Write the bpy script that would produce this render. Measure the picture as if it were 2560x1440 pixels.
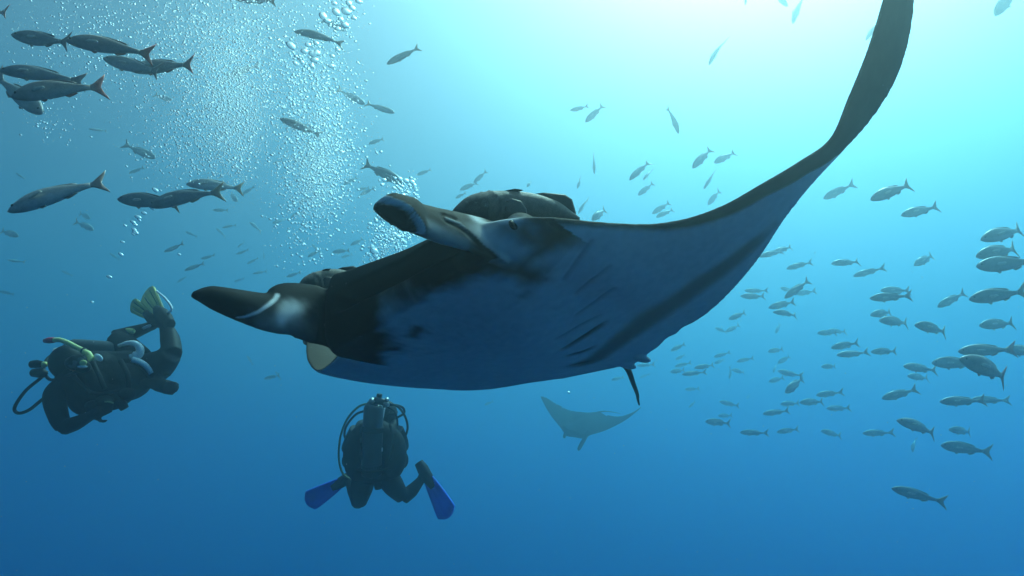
import bpy, bmesh, math, random
import numpy as np
from mathutils import Vector, Matrix, Quaternion
sc = bpy.context.scene
for o in list(bpy.data.objects): bpy.data.objects.remove(o)
col = sc.collection

# ---------------------------------------------------------------- camera
F = 1600.0                                    # focal length in photo pixels (2560 wide)
cam = bpy.data.cameras.new('camera'); cam_o = bpy.data.objects.new('camera', cam); col.objects.link(cam_o)
cam.sensor_width = 36.0; cam.lens = 36.0 * F / 2560.0; cam.clip_start = .02; cam.clip_end = 1000
cam_o.location = (0, 0, 0); cam_o.rotation_euler = (math.radians(90 + 18), 0, 0)
sc.camera = cam_o
CAM = Matrix.Rotation(math.radians(90 + 18), 4, 'X')

# ---------------------------------------------------------------- sky, sun, exposure
SUN_EL, SUN_AZ = math.radians(61), math.radians(37)
w = bpy.data.worlds.new('World'); sc.world = w; w.use_nodes = True
wn = w.node_tree
sky = wn.nodes.new('ShaderNodeTexSky'); sky.sky_type = 'NISHITA'; sky.sun_disc = False
sky.sun_elevation = SUN_EL; sky.sun_rotation = SUN_AZ; sky.dust_density = 10.0; sky.air_density = .35
wn.links.new(sky.outputs[0], wn.nodes['Background'].inputs[0])
wn.nodes['Background'].inputs[1].default_value = .15
sd = bpy.data.lights.new('sun', 'SUN'); sd.energy = 5.0; sd.angle = math.radians(.5); sd.color = (1, .76, .55)
so = bpy.data.objects.new('sun', sd); col.objects.link(so)
sdir = Vector((math.sin(SUN_AZ) * math.cos(SUN_EL), math.cos(SUN_AZ) * math.cos(SUN_EL), math.sin(SUN_EL)))
so.rotation_euler = sdir.to_track_quat('Z', 'Y').to_euler()
vs = sc.view_settings; vs.view_transform = 'Standard'; vs.look = 'None'; vs.exposure = .04; vs.gamma = 1
sc.cycles.use_denoising = True
sc.cycles.volume_bounces = 8; sc.cycles.max_bounces = 12; sc.cycles.transparent_max_bounces = 16
sc.cycles.sample_clamp_indirect = 4.0

# ---------------------------------------------------------------- helpers
def at(px, py, d):
    """a point d metres deep along the line of sight of a photo pixel"""
    return CAM @ Vector(((px - 1280) / F * d, (720 - py) / F * d, -d))
def tag(o, label=None, cat=None, group=None, kind=None):
    if label: o['label'] = label
    if cat: o['category'] = cat
    if group: o['group'] = group
    if kind: o['kind'] = kind
    return o
def empty(name, M=None):
    o = bpy.data.objects.new(name, None); col.objects.link(o); o.empty_display_size = .1
    if M is not None: o.matrix_world = M
    return o
def mesh_obj(name, verts, faces, mat, parent=None, smooth=True, M=None):
    me = bpy.data.meshes.new(name)
    me.from_pydata([tuple(v) for v in verts], [], [tuple(f) for f in faces]); me.update()
    if smooth: me.polygons.foreach_set('use_smooth', [True] * len(me.polygons))
    o = bpy.data.objects.new(name, me); col.objects.link(o)
    if mat: me.materials.append(mat)
    if parent: o.parent = parent
    if M is not None: o.matrix_world = M
    return o
def tube(pts, rads, seg=8, cap=True, flat=None):
    """rings of a tapered tube along pts; flat=(axis,k) squashes rings along a world axis"""
    pts = [Vector(p) for p in pts]; V = []; Fc = []
    up = Vector((0, 0, 1)); n0 = None
    for i, p in enumerate(pts):
        t = (pts[min(i + 1, len(pts) - 1)] - pts[max(i - 1, 0)]).normalized()
        if n0 is None:
            n0 = t.cross(up if abs(t.z) < .9 else Vector((1, 0, 0))).normalized()
        n0 = (n0 - t * n0.dot(t)).normalized(); b0 = t.cross(n0)
        r = rads[i] if hasattr(rads, '__len__') else rads
        for k in range(seg):
            a = 2 * math.pi * k / seg
            V.append(p + n0 * (r * math.cos(a)) + b0 * (r * math.sin(a)))
    for i in range(len(pts) - 1):
        for k in range(seg):
            a = i * seg + k; b = i * seg + (k + 1) % seg
            Fc.append((a, b, b + seg, a + seg))
    if cap:
        Fc.append(tuple(range(seg))[::-1]); m = (len(pts) - 1) * seg; Fc.append(tuple(range(m, m + seg)))
    return V, Fc
def spline(pts, n):
    """Catmull-Rom through pts, n samples per span"""
    P = [Vector(p) for p in pts]; P = [P[0] * 2 - P[1]] + P + [P[-1] * 2 - P[-2]]; out = []
    for i in range(1, len(P) - 2):
        for k in range(n):
            t = k / n; a, b, c, d = P[i - 1], P[i], P[i + 1], P[i + 2]
            out.append(.5 * ((2 * b) + (c - a) * t + (2 * a - 5 * b + 4 * c - d) * t * t + (3 * b - a - 3 * c + d) * t ** 3))
    out.append(P[-2]); return out
def sstep(a, b, x):
    t = np.clip((x - a) / (b - a + 1e-12), 0, 1); return t * t * (3 - 2 * t)
def pchip(xs, ys, x):
    """monotone-ish cubic interpolation (numpy)"""
    xs = np.asarray(xs, float); ys = np.asarray(ys, float); x = np.clip(np.asarray(x, float), xs[0], xs[-1])
    m = np.gradient(ys, xs); i = np.clip(np.searchsorted(xs, x) - 1, 0, len(xs) - 2)
    h = xs[i + 1] - xs[i]; t = (x - xs[i]) / h
    return ((2 * t**3 - 3 * t**2 + 1) * ys[i] + (t**3 - 2 * t**2 + t) * h * m[i] + (-2 * t**3 + 3 * t**2) * ys[i + 1] + (t**3 - t**2) * h * m[i + 1])

# ---------------------------------------------------------------- materials
def mat(name, color, rough=.5, noise=None, bump=0., bscale=60., spec=.12, attr=None, metallic=0., var=.25, coat=0.):
    m = bpy.data.materials.new(name); m.use_nodes = True; nt = m.node_tree; p = nt.nodes['Principled BSDF']
    p.inputs['Roughness'].default_value = rough; p.inputs['Metallic'].default_value = metallic
    p.inputs['Specular IOR Level'].default_value = spec; p.inputs['Coat Weight'].default_value = coat
    tc = nt.nodes.new('ShaderNodeTexCoord')
    if attr:
        src = nt.nodes.new('ShaderNodeVertexColor'); src.layer_name = attr; csock = src.outputs[0]
    else:
        src = nt.nodes.new('ShaderNodeRGB'); src.outputs[0].default_value = (*color, 1); csock = src.outputs[0]
    if noise:
        n = nt.nodes.new('ShaderNodeTexNoise'); n.inputs['Scale'].default_value = noise; n.inputs['Detail'].default_value = 6
        nt.links.new(tc.outputs['Object'], n.inputs['Vector'])
        mr = nt.nodes.new('ShaderNodeMapRange'); mr.inputs[1].default_value = .3; mr.inputs[2].default_value = .7
        mr.inputs[3].default_value = 1 - var; mr.inputs[4].default_value = 1 + var
        nt.links.new(n.outputs[0], mr.inputs[0])
        mx = nt.nodes.new('ShaderNodeVectorMath'); mx.operation = 'SCALE'
        nt.links.new(csock, mx.inputs[0]); nt.links.new(mr.outputs[0], mx.inputs['Scale']); csock = mx.outputs[0]
    nt.links.new(csock, p.inputs['Base Color'])
    if bump:
        n2 = nt.nodes.new('ShaderNodeTexNoise'); n2.inputs['Scale'].default_value = bscale; n2.inputs['Detail'].default_value = 4
        nt.links.new(tc.outputs['Object'], n2.inputs['Vector'])
        b = nt.nodes.new('ShaderNodeBump'); b.inputs['Strength'].default_value = bump; b.inputs['Distance'].default_value = .01
        nt.links.new(n2.outputs[0], b.inputs['Height']); nt.links.new(b.outputs[0], p.inputs['Normal'])
    return m

# ---------------------------------------------------------------- the water itself
HZ_TOP, HZ_BOT, HZ_R = 9.0, -40.0, 110.0
hv = [(sx * HZ_R, sy * HZ_R, z) for z in (HZ_BOT, HZ_TOP) for sx, sy in ((-1, -1), (1, -1), (1, 1), (-1, 1))]
hf = [(3, 2, 1, 0), (4, 5, 6, 7), (0, 1, 5, 4), (1, 2, 6, 5), (2, 3, 7, 6), (3, 0, 4, 7)]
hm = bpy.data.materials.new('sea_water'); hm.use_nodes = True; hn = hm.node_tree; hn.nodes.clear()
ho = hn.nodes.new('ShaderNodeOutputMaterial'); hp = hn.nodes.new('ShaderNodeVolumePrincipled')
hp.inputs['Color'].default_value = (.09, .10, .10, 1); hp.inputs['Density'].default_value = .36
hp.inputs['Anisotropy'].default_value = .87; hp.inputs['Absorption Color'].default_value = (.46, .862, .967, 1)
hn.links.new(hp.outputs[0], ho.inputs['Volume'])
haze = mesh_obj('haze', hv, hf, hm, smooth=False); tag(haze, 'clear blue sea water fading far things to blue', 'water', kind='stuff')

# ---------------------------------------------------------------- manta ray
# canonical frame: u forward (towards the mouth), v across (towards the near wing), w up the back
SCL = .60
_a = Vector((-.6725, .26097, .69257)); _b = Vector((.72101, .44218, .5335)); _n = _a.cross(_b)
_C = 3.5 * Vector((50 / F, -70 / F, -1)) - .08 * _b
MANTA = CAM @ Matrix.LocRotScale(_C * SCL, Matrix((_a, _b, _n)).transposed().to_quaternion(), (SCL,) * 3)

V_LE = [-1.84, -1.75, -1.59, -1.45, -1.32, -1.15, -.95, -.8, -.70, -.58, -.4, 0, .4, .5, .62, .70, .81, .92, 1.02, 1.18, 1.36, 1.55, 1.7, 1.86, 2.04, 2.19, 2.33, 2.45, 2.52]
U_LE = [.22, .28, .35, .44, .51, .56, .60, .64, .76, .87, .88, .86, .85, .82, .74, .62, .34, .10, -.04, -.20, -.32, -.46, -.57, -.51, -.46, -.40, -.37, -.40, -.45]
W_LE = [.63, .60, .50, .36, .22, .07, .02, .02, .01, .01, 0, 0, 0, .0, .01, .02, .04, .06, .08, .13, .20, .29, .38, .50, .66, .81, .99, 1.16, 1.26]
V_TE = [-1.84, -1.75, -1.5, -1.3, -1.1, -.88, -.66, -.45, -.2, -.06, 0, .06, .2, .41, .76, 1.11, 1.33, 1.52, 1.722, 1.848, 1.956, 2.057, 2.141, 2.211, 2.273, 2.328, 2.379, 2.45, 2.52]
U_TE = [.16, .04, -.2, -.33, -.45, -.60, -.76, -.92, -1.10, -1.19, -1.21, -1.18, -1.13, -1.07, -.96, -.82, -.70, -.68, -.746, -.806, -.853, -.877, -.878, -.854, -.812, -.754, -.675, -.56, -.47]
W_TE = [.63, .58, .40, .22, .10, .04, .02, 0, 0, 0, 0, 0, 0, .01, .03, .11, .18, .27, .397, .489, .581, .675, .762, .839, .911, .979, 1.045, 1.15, 1.26]
V0, V1 = -1.84, 2.52
def ray_disc(flex=1.0):
    nc = 64
    vv = np.concatenate([np.linspace(V0, -1.5, 20, endpoint=False), np.linspace(-1.5, 2.2, 130, endpoint=False), np.linspace(2.2, V1, 22)])
    t = (1 - np.cos(np.linspace(0, np.pi, nc))) / 2
    V = []; Fc = []
    for v in vv:
        ul, wl = pchip(V_LE, U_LE, v), pchip(V_LE, W_LE, v) * flex; ut, wt = pchip(V_TE, U_TE, v), pchip(V_TE, W_TE, v) * flex
        av = abs(v); body = math.exp(-(av / .52) ** 2); tip = min(1, (v - V0) / .25 if v < 0 else (V1 - v) / .3)
        tw = (.030 + .045 * math.exp(-(av / 1.1) ** 2)) * (.5 + .5 * max(tip, 0))
        head = 1 - (sstep(.44, .66, av) if v > 0 else sstep(.52, .95, av))
        top = []; bot = []
        for c in t:
            air = max(.22 * (0 < c < 1), min(1.0, 2.0 * math.sqrt(max(c, 0)) * max(1 - c, 0) ** .8))
            blunt = min(1, (c / .025) ** .4) if c > 0 else 0
            prof = air * (1 - head) + head * blunt * max(0, 1 - c ** 2.4)
            hump = float(sstep(0, .4, c)) * (1 - float(sstep(.45, 1, c)))
            lip = min(.32, .19 - .25 * v) * head
            up = prof * (tw * (1 - head) + lip * (1 - hump) + body * .27 * hump)
            dn = prof * (tw * .9 * (1 - head) + .10 * head * (1 - hump) + body * .22 * hump)
            dn += .02 * head * math.exp(-((c - .02) / .03) ** 2) * prof
            u = ul + (ut - ul) * c; wm = wl + (wt - wl) * c
            top.append((u, v, wm + up)); bot.append((u, v, wm - dn))
        ring = top + bot[::-1][1:-1]
        V += ring
    R = len(ring)
    for i in range(len(vv) - 1):
        for k in range(R):
            a = i * R + k; b = i * R + (k + 1) % R
            Fc.append((a, b, b + R, a + R))
    Fc.append(tuple(range(R))[::-1]); m = (len(vv) - 1) * R; Fc.append(tuple(range(m, m + R)))
    return V, Fc
def paddle(ctr, wid, thick, curl, wdir, n=10, m=17):
    """a cephalic fin: centre line ctr, half widths wid, curling across its width towards -v*side"""
    C = spline(ctr, n); N = len(C); k = np.linspace(0, len(wid) - 1, N); Wd = np.interp(k, range(len(wid)), wid); Cu = np.interp(k, range(len(curl)), curl)
    V = []; Fc = []
    s = np.linspace(-1, 1, m)
    for i, p in enumerate(C):
        t = (C[min(i + 1, N - 1)] - C[max(i - 1, 0)]).normalized()
        wd = (Vector(wdir) - t * t.dot(Vector(wdir))).normalized(); th = t.cross(wd)
        ring = []
        def mid(x):
            return p + wd * (Wd[i] * x) + th * (Cu[i] * (x * x))
        thk = thick * min(1, .35 + Wd[i] / .1)
        for x in s: ring.append(mid(x) + th * (thk * math.sqrt(max(0, 1 - x * x)) + .006))
        for x in s[::-1]: ring.append(mid(x) - th * (thk * math.sqrt(max(0, 1 - x * x)) + .006))
        V += ring
    R = 2 * m
    for i in range(N - 1):
        for q in range(R):
            a = i * R + q; b = i * R + (q + 1) % R; Fc.append((a, b, b + R, a + R))
    Fc.append(tuple(range(R))[::-1]); q = (N - 1) * R; Fc.append(tuple(range(q, q + R)))
    return V, Fc
def ellipsoid(c, r, nu=20, nv=12):
    V = [(c[0], c[1], c[2] + r[2])]; Fc = []
    for j in range(1, nv):
        th = math.pi * j / nv
        for i in range(nu):
            ph = 2 * math.pi * i / nu
            V.append((c[0] + r[0] * math.sin(th) * math.cos(ph), c[1] + r[1] * math.sin(th) * math.sin(ph), c[2] + r[2] * math.cos(th)))
    V.append((c[0], c[1], c[2] - r[2])); L = len(V) - 1
    for i in range(nu): Fc.append((0, 1 + i, 1 + (i + 1) % nu))
    for j in range(nv - 2):
        for i in range(nu):
            a = 1 + j * nu + i; b = 1 + j * nu + (i + 1) % nu; Fc.append((a, a + nu, b + nu, b))
    for i in range(nu): Fc.append((1 + (nv - 2) * nu + i, L, 1 + (nv - 2) * nu + (i + 1) % nu))
    return V, Fc
NEAR_FIN = dict(ctr=[(.56, .47, .03), (.74, .475, .0), (.90, .47, -.02), (1.02, .46, -.035), (1.13, .45, -.045), (1.25, .44, -.045), (1.315, .44, -.05)],
                wid=[.10, .11, .10, .094, .082, .06, .012], thick=.034, curl=[0, 0, 0, 0, -.01, -.01, 0], wdir=(-.25, -.12, 1))
FAR_FIN = dict(ctr=[(.60, -.56, .06), (.76, -.60, .085), (.90, -.62, .115), (1.03, -.62, .105), (1.14, -.62, .062), (1.3, -.62, .06), (1.43, -.62, .06), (1.515, -.62, .045)],
               wid=[.13, .155, .17, .15, .105, .08, .055, .012], thick=.034, curl=[0, 0, .01, .02, .02, .02, .01, 0], wdir=(0, .05, 1))
def join(parts):
    V = []; Fc = []
    for v, f in parts:
        o = len(V); V += [tuple(x) for x in v]; Fc += [tuple(i + o for i in q) for q in f]
    return V, Fc
def remeshed(name, parts, voxel, smooth_it):
    V, Fc = join(parts)
    tmp = mesh_obj('tmp', V, Fc, None)
    r = tmp.modifiers.new('r', 'REMESH'); r.mode = 'VOXEL'; r.voxel_size = voxel; r.use_smooth_shade = True
    s = tmp.modifiers.new('s', 'SMOOTH'); s.factor = .5; s.iterations = smooth_it
    dg = bpy.context.evaluated_depsgraph_get(); dg.update()
    me = bpy.data.meshes.new_from_object(tmp.evaluated_get(dg)); me.name = name
    old = tmp.data; bpy.data.objects.remove(tmp); bpy.data.meshes.remove(old)
    return me
def vcol(me, rgb, name='skin'):
    ca = me.color_attributes.new(name, 'FLOAT_COLOR', 'POINT')
    buf = np.ones((len(me.vertices), 4), np.float32); buf[:, :3] = rgb; ca.data.foreach_set('color', buf.ravel())
def coords(me):
    n = len(me.vertices); p = np.empty(n * 3, np.float32); me.vertices.foreach_get('co', p)
    nr = np.empty(n * 3, np.float32); me.vertices.foreach_get('normal', nr)
    return p.reshape(-1, 3), nr.reshape(-1, 3)
def fbm(p, scale, seed=0, octv=3):
    """cheap value-noise sum of sines, for marks with ragged edges"""
    rs = np.random.RandomState(seed); out = np.zeros(len(p)); amp = 1.0
    for o in range(octv):
        for k in range(5):
            d = rs.normal(size=3); d /= np.linalg.norm(d); out += amp * np.sin(p @ d * scale * (2 ** o) * (1 + .4 * rs.rand()) + rs.rand() * 6.28)
        amp *= .55
    return out / 5
def pl_dist(p, line):
    """distance from points to a polyline, and the arc parameter 0..1"""
    line = np.asarray(line, float); best = np.full(len(p), 1e9); par = np.zeros(len(p)); n = len(line) - 1
    for i in range(n):
        a, b = line[i], line[i + 1]; ab = b - a; t = np.clip((p - a) @ ab / (ab @ ab + 1e-12), 0, 1)
        d = np.linalg.norm(p - (a + t[:, None] * ab), axis=1); m = d < best; best[m] = d[m]; par[m] = (i + t[m]) / n
    return best, par

body_me = remeshed('body', [ray_disc(), paddle(**NEAR_FIN), paddle(**FAR_FIN),
    ellipsoid((.60, .575, .035), (.105, .065, .085)), ellipsoid((.60, -.60, .035), (.105, .065, .085)),
    ellipsoid((-1.16, .06, -.015), (.10, .038, .016)), ellipsoid((-1.16, -.06, -.015), (.10, .038, .016))], .0085, 6)

def paint_ray(me):
    p, nr = coords(me); u, v, w_ = p[:, 0].astype(float), p[:, 1].astype(float), p[:, 2].astype(float); nz = nr[:, 2]
    ul, ut = pchip(V_LE, U_LE, v), pchip(V_TE, U_TE, v); c = np.clip((ul - u) / np.maximum(ul - ut, .05), 0, 1.1)
    rag = fbm(p, 9., 1, 4); rag2 = fbm(p, 30., 2, 4); av = np.abs(v)
    nearfin = (u > .56) & (v > .36) & (u > .98 - .45 * (w_ + .1) * (v < .56) - .15 * (v >= .56)) 
    d_fold, t_fold = pl_dist(p, GILL['near_fold'])
    infin_n = (v > .34) & (u > np.interp(w_, [-.125, -.105, -.09, -.05, -.02, .02, .1], [.62, .72, .80, .885, .95, .95, .95])) & (v < .62)
    infin_f = (v < -.44) & (u > .90)
    white = 1 - sstep(-.30, .05, nz + .10 * rag2 * (av > .6))
    # head: the mouth and chin are black, the white belly starts behind them
    ub = .85 - .7 * np.maximum(0, av - .12) + .05 * rag + .02 * rag2
    onhead = av < .72
    white = np.where(onhead, white * (1 - sstep(-.10, .05, u - ub)), white)
    def blob(pts, r, ragk=.25, q=2.0):
        d, _ = pl_dist(p, pts); return np.exp(-np.maximum(0, (d * np.maximum(.35, 1 + ragk * rag2) / r)) ** q)
    white *= 1 - .92 * blob([(.66, .45, -.10), (.56, .46, -.097), (.46, .46, -.095)], .075, .5)
    white *= 1 - .80 * blob([(.62, -.16, -.12), (.60, -.22, -.12)], .035, .9)
    white *= 1 - .90 * blob([(.74, -.33, -.107), (.70, -.45, -.09), (.63, -.50, -.09), (.56, -.42, -.1)], .07, .5)
    white *= 1 - .5 * blob([(.42, .48, -.09)], .10, .4) ; white *= 1 - .25 * blob([(.37, .67, -.036)], .07, .4)
    # brown leading edge that widens to the whole wing tip
    cb = np.interp(v, [.55, .72, .9, 1.1, 1.35, 1.55, 1.68, 1.74], [.012, .014, .02, .07, .17, .38, .72, 1.3]) + .012 * rag + .006 * rag2
    white = np.where(v > .55, white * sstep(-.02, .05, c - cb), white)
    fb = -1.20 - .55 * c + .02 * rag
    white = np.where(v < -.9, white * sstep(-.03, .03, v - fb), white)
    # dusky band in front of the trailing edge
    d, t = pl_dist(p, GILL['te']); wd = np.interp(t, [0, .2, .5, 1], [.05, .08, .13, .12])
    white *= 1 - np.interp(t, [0, .1, 1], [.3, .72, .80]) * np.exp(-(d * (1 + .12 * rag) / wd) ** 4)
    # gill slits
    cut = np.zeros(len(p))
    for k, (r, dk) in dict(g1=(.012, .36), g2=(.012, .36), g3=(.012, .38), g4=(.014, .42), g5=(.026, .97), s1=(.024, .9), s2=(.024, .85)).items():
        d, t = pl_dist(p, GILL[k]); e = np.exp(-(d * (1 + .3 * rag2 * (k[0] == 's')) / r) ** 2) * np.sin(np.pi * np.clip(t * .96 + .02, 0, 1)) ** .3
        white *= 1 - dk * e; cut = np.maximum(cut, np.exp(-(d / .014) ** 2) * (1.1 if k == 'g5' else .7 if k[0] == 'g' else .5))
    brown = np.array([.060, .046, .032]); black = np.array([.005, .005, .0055]); wh = np.array([.86, .88, .88])
    dark = np.where((onhead & (u > .5) & (nz < .6))[:, None], black, brown)
    dark = dark * (1 + .22 * rag[:, None]) * (1 + .15 * rag2[:, None])
    # cheek and eye on the near side of the head
    ck = (v > .44) & (v < .70) & (u > .40) & (u < .97) & ~infin_n
    cw = np.zeros(len(p))
    cw = np.maximum(cw, blob([(.82, .52, .065), (.78, .57, .05), (.73, .61, .02)], .05, .2))
    cw = np.maximum(cw, .8 * blob([(.80, .53, -.03), (.71, .54, -.07), (.62, .55, -.06)], .075, .3))
    cw = np.maximum(cw, .7 * blob([(.66, .63, .02), (.60, .63, -.02)], .035, .4))
    cw *= 1 - blob([(.725, .615, -.008)], .036, .2)
    cw *= 1 - .75 * blob([(.655, .61, -.03), (.60, .615, -.035), (.58, .65, -.01)], .03, .5)
    cw *= 1 - sstep(.84, .90, u) * sstep(-.01, .03, w_)
    white = np.where(ck, np.maximum(white * .85, cw), white)
    dark = np.where((ck & (cw < .5))[:, None], brown * .6, dark)
    # cephalic fins
    wl_ = np.interp(u, [1.10, 1.12, 1.141, 1.176, 1.198, 1.24, 1.278, 1.301, 1.32], [-.16, -.14, -.124, -.098, -.063, -.052, -.049, -.037, -.03]); side = w_ - wl_
    pale = .45 * blob([(1.06, .47, -.11), (1.0, .48, -.115), (.93, .48, -.115)], .05, .5, 3)
    white = np.where(infin_n, pale, white)
    dark = np.where(infin_n[:, None], np.where((side < 0)[:, None], black, brown * .36) * (1 + .3 * rag2[:, None]), dark)
    spot = .85 * blob([(1.03, -.58, .09), (1.08, -.585, .044), (1.10, -.59, .01)], .045, .35) + .22 * blob([(1.18, -.62, -.02), (1.05, -.62, -.02), (1.0, -.60, .02)], .07, .3)
    white = np.where(infin_f, spot, white); dark = np.where(infin_f[:, None], black * 1.2, dark)
    rim = infin_n & (u > 1.09) & (v > .44); white = np.where(rim, np.maximum(white, np.exp(-((side - .008) / np.interp(u, [1.1, 1.15, 1.2, 1.27, 1.31], [.012, .011, .008, .009, .018])) ** 4) * .95), white)
    white = np.maximum(white * np.where(infin_n, 1 - .9 * np.exp(-(d_fold / .05) ** 2), 1), np.exp(-(d_fold / np.interp(t_fold, [0, .5, 1], [.010, .009, .006])) ** 4) * .97)
    d, t = pl_dist(p, GILL['far_line']); white = np.maximum(white, np.exp(-(d / np.interp(t, [0, .5, 1], [.013, .010, .005])) ** 4) * .9)
    white = np.clip(white * (1 + .02 * rag2), 0, 1)
    scar = np.maximum(0, 1 - np.abs(fbm(p * np.array([1, 2.2, 1]), 26., 9, 3)) * 9) * (fbm(p, 5., 12, 2) > .45) * .10; white = white * (1 - scar)
    white = white * (1 - .10 * sstep(.2, 1.2, fbm(p, 4., 15, 3)))
    speck = (fbm(p, 160., 5, 2) > 1.05) * .10 * (white < .3)
    rgb = dark * (1 - white[:, None]) + wh * white[:, None] + speck[:, None]
    # grooves: gill slits, fold at the fin root, mouth slot
    groove = .014 * cut - .007 * np.exp(-(d_fold / .010) ** 2) + .006 * np.exp(-((d_fold - .022) / .010) ** 2) * infin_n
    p2 = p - nr * groove[:, None].astype(np.float32)
    mouth = sstep(.80, .86, u) * (1 - sstep(.36, .46, np.abs(v + .04))) * np.exp(-((w_ - .05 + .12 * v) / .05) ** 4)
    p2[:, 0] -= (.13 * mouth).astype(np.float32)
    p2[:, 1] += (.024 * sstep(-.004, .012, side) * rim * sstep(1.09, 1.17, u)).astype(np.float32) - (.012 * (1 - sstep(-.03, .0, side)) * rim * sstep(1.09, 1.15, u)).astype(np.float32)
    me.vertices.foreach_set('co', p2.ravel()); me.update()
    vcol(me, rgb)
GILL = dict(
    near_rim=[(1.301, .468, -.037), (1.278, .48, -.049), (1.24, .491, -.052), (1.198, .497, -.063), (1.176, .512, -.098), (1.141, .492, -.124), (1.12, .47, -.14)],
    near_fold=[(1.007, .508, -.015), (.948, .515, -.021), (.894, .524, -.049), (.827, .529, -.093), (.74, .511, -.107), (.644, .484, -.093)],
    far_line=[(1.124, -.59, .14), (1.138, -.585, .111), (1.174, -.58, .068), (1.223, -.589, .019), (1.275, -.612, -.009), (1.302, -.626, -.014)],
    g1=[(.331, .734, -.015), (.319, .623, -.059), (.283, .509, -.085)], g2=[(.133, .681, -.056), (.144, .581, -.079), (.12, .46, -.088)],
    g3=[(-.038, .587, -.076), (-.059, .455, -.081), (-.021, .341, -.119)], g4=[(-.192, .381, -.093), (-.121, .288, -.128), (-.058, .161, -.169)],
    g5=[(-.291, .342, -.094), (-.271, .291, -.11), (-.237, .196, -.139), (-.204, .085, -.164)],
    s1=[(-.471, .13, -.108), (-.413, .064, -.128), (-.334, .024, -.148)], s2=[(-.71, -.058, -.069), (-.662, -.113, -.072), (-.651, -.184, -.064)],
    te=[(-.654, 1.261, .139), (-.63, 1.059, .067), (-.584, .816, .003), (-.597, .535, -.034), (-.627, .223, -.067), (-.711, -.084, -.066)])
paint_ray(body_me)
ray_skin = mat('ray_skin', (1, 1, 1), .6, noise=22., var=.06, attr='skin', bump=.2, bscale=240., spec=.03)
manta = empty('manta_ray', MANTA)
body = bpy.data.objects.new('body', body_me); col.objects.link(body); body_me.materials.append(ray_skin); body.parent = manta
tag(manta, 'huge dark-backed manta ray with pale belly filling the foreground', 'manta ray')
eye_m = mat('wet_black', (.006, .006, .007), .12)
for sv in (1, -1):
    V, Fc = ellipsoid((.727, .612 * sv, -.006), (.026, .012, .024)); mesh_obj('eye', V, Fc, eye_m, manta)
skin_dark = mat('ray_dark_skin', (.02, .02, .021), .5, noise=30.)
inv = MANTA.inverted()
tl = spline([inv @ at(px, py, d * SCL) for px, py, d in ((1558, 908, 4.38), (1572, 928, 4.46), (1583, 958, 4.62), (1593, 985, 4.76), (1595, 1000, 4.83), (1598, 1012, 4.9))], 5)
V, Fc = tube(tl, list(np.linspace(.024, .006, len(tl))), 8); mesh_obj('tail', V, Fc, skin_dark, manta)

# ---------------------------------------------------------------- sharksuckers riding on the manta
def loft(path, hh, hw, upv, seg=20, n=6, zoff=None):
    """body of elliptical rings along path, half heights hh and half widths hw"""
    C = spline(path, n); N = len(C); k = np.linspace(0, len(hh) - 1, N)
    H = pchip(range(len(hh)), hh, k); Wd = pchip(range(len(hw)), hw, k); V = []; Fc = []
    for i, p in enumerate(C):
        t = (C[min(i + 1, N - 1)] - C[max(i - 1, 0)]).normalized(); uv = (Vector(upv) - t * t.dot(Vector(upv))).normalized(); sd_ = t.cross(uv)
        for q in range(seg):
            a = 2 * math.pi * q / seg; V.append(p + uv * (H[i] * math.sin(a)) + sd_ * (Wd[i] * math.cos(a)))
    for i in range(N - 1):
        for q in range(seg):
            a = i * seg + q; b = i * seg + (q + 1) % seg; Fc.append((a, b, b + seg, a + seg))
    Fc.append(tuple(range(seg))[::-1]); m = (N - 1) * seg; Fc.append(tuple(range(m, m + seg)))
    return V, Fc
def slab(poly, nrm, th):
    """a thin solid plate: polygon with bevelled rim"""
    P = [Vector(p) for p in poly]; c = sum(P, Vector()) / len(P); nrm = Vector(nrm).normalized(); n = len(P)
    V = [p for p in P] + [c + (p - c) * .82 + nrm * th for p in P] + [c + (p - c) * .82 - nrm * th for p in P]
    Fc = []
    for i in range(n):
        j = (i + 1) % n; Fc += [(i, j, n + j, n + i), (j, i, 2 * n + i, 2 * n + j)]
    Fc += [tuple(range(n, 2 * n)), tuple(range(2 * n, 3 * n))[::-1]]
    return V, Fc
def make_remora():
    """head at +x, belly at +z (it clings upside down by the sucker on its head); length 1"""
    path = [(.5, 0, -.07), (.42, 0, -.045), (.30, 0, -.01), (.12, 0, .0), (-.1, 0, .0), (-.3, 0, -.02), (-.44, 0, -.05), (-.52, 0, -.065)]
    me_v, me_f = loft(path, [.012, .065, .105, .125, .122, .095, .05, .02], [.02, .07, .10, .105, .10, .075, .04, .012], (0, 0, 1), 28, 10)
    o = mesh_obj('body', me_v, me_f, None); me = o.data
    p, nr = coords(me); x, y, z = p.T
    rag = fbm(p, 14., 7, 3); fine = fbm(p, 60., 8, 3)
    base = np.array([.19, .165, .135])[None] * (1 + .18 * rag + .12 * fine)[:, None]
    base *= (1 - .45 * sstep(.0, -.10, z))[:, None]
    dk = np.zeros(len(p)); gr = np.zeros(len(p))
    for line, r, g in (([(.47, .0, -.04), (.40, .07, -.01), (.31, .1, .03), (.24, .1, .035)], .010, 1), ([(.22, .02, .12), (.17, .09, .06), (.15, .1, -.01), (.18, .1, -.08)], .011, 1), ([(.28, .02, .105), (.24, .085, .05), (.235, .1, -.02)], .006, .5)):
        for sy in (1, -1):
            d, _ = pl_dist(p, [(a, b * sy, c) for a, b, c in line]); e = np.exp(-(d / r) ** 2); dk = np.maximum(dk, e * .8); gr = np.maximum(gr, e * g)
    base *= (1 - .8 * dk)[:, None]; base[:, :] *= np.where((x > .24) & (z < .05), .55, 1.)[:, None]
    me.vertices.foreach_set('co', (p - nr * (.012 * gr)[:, None]).astype(np.float32).ravel()); vcol(me, base); return o
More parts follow.
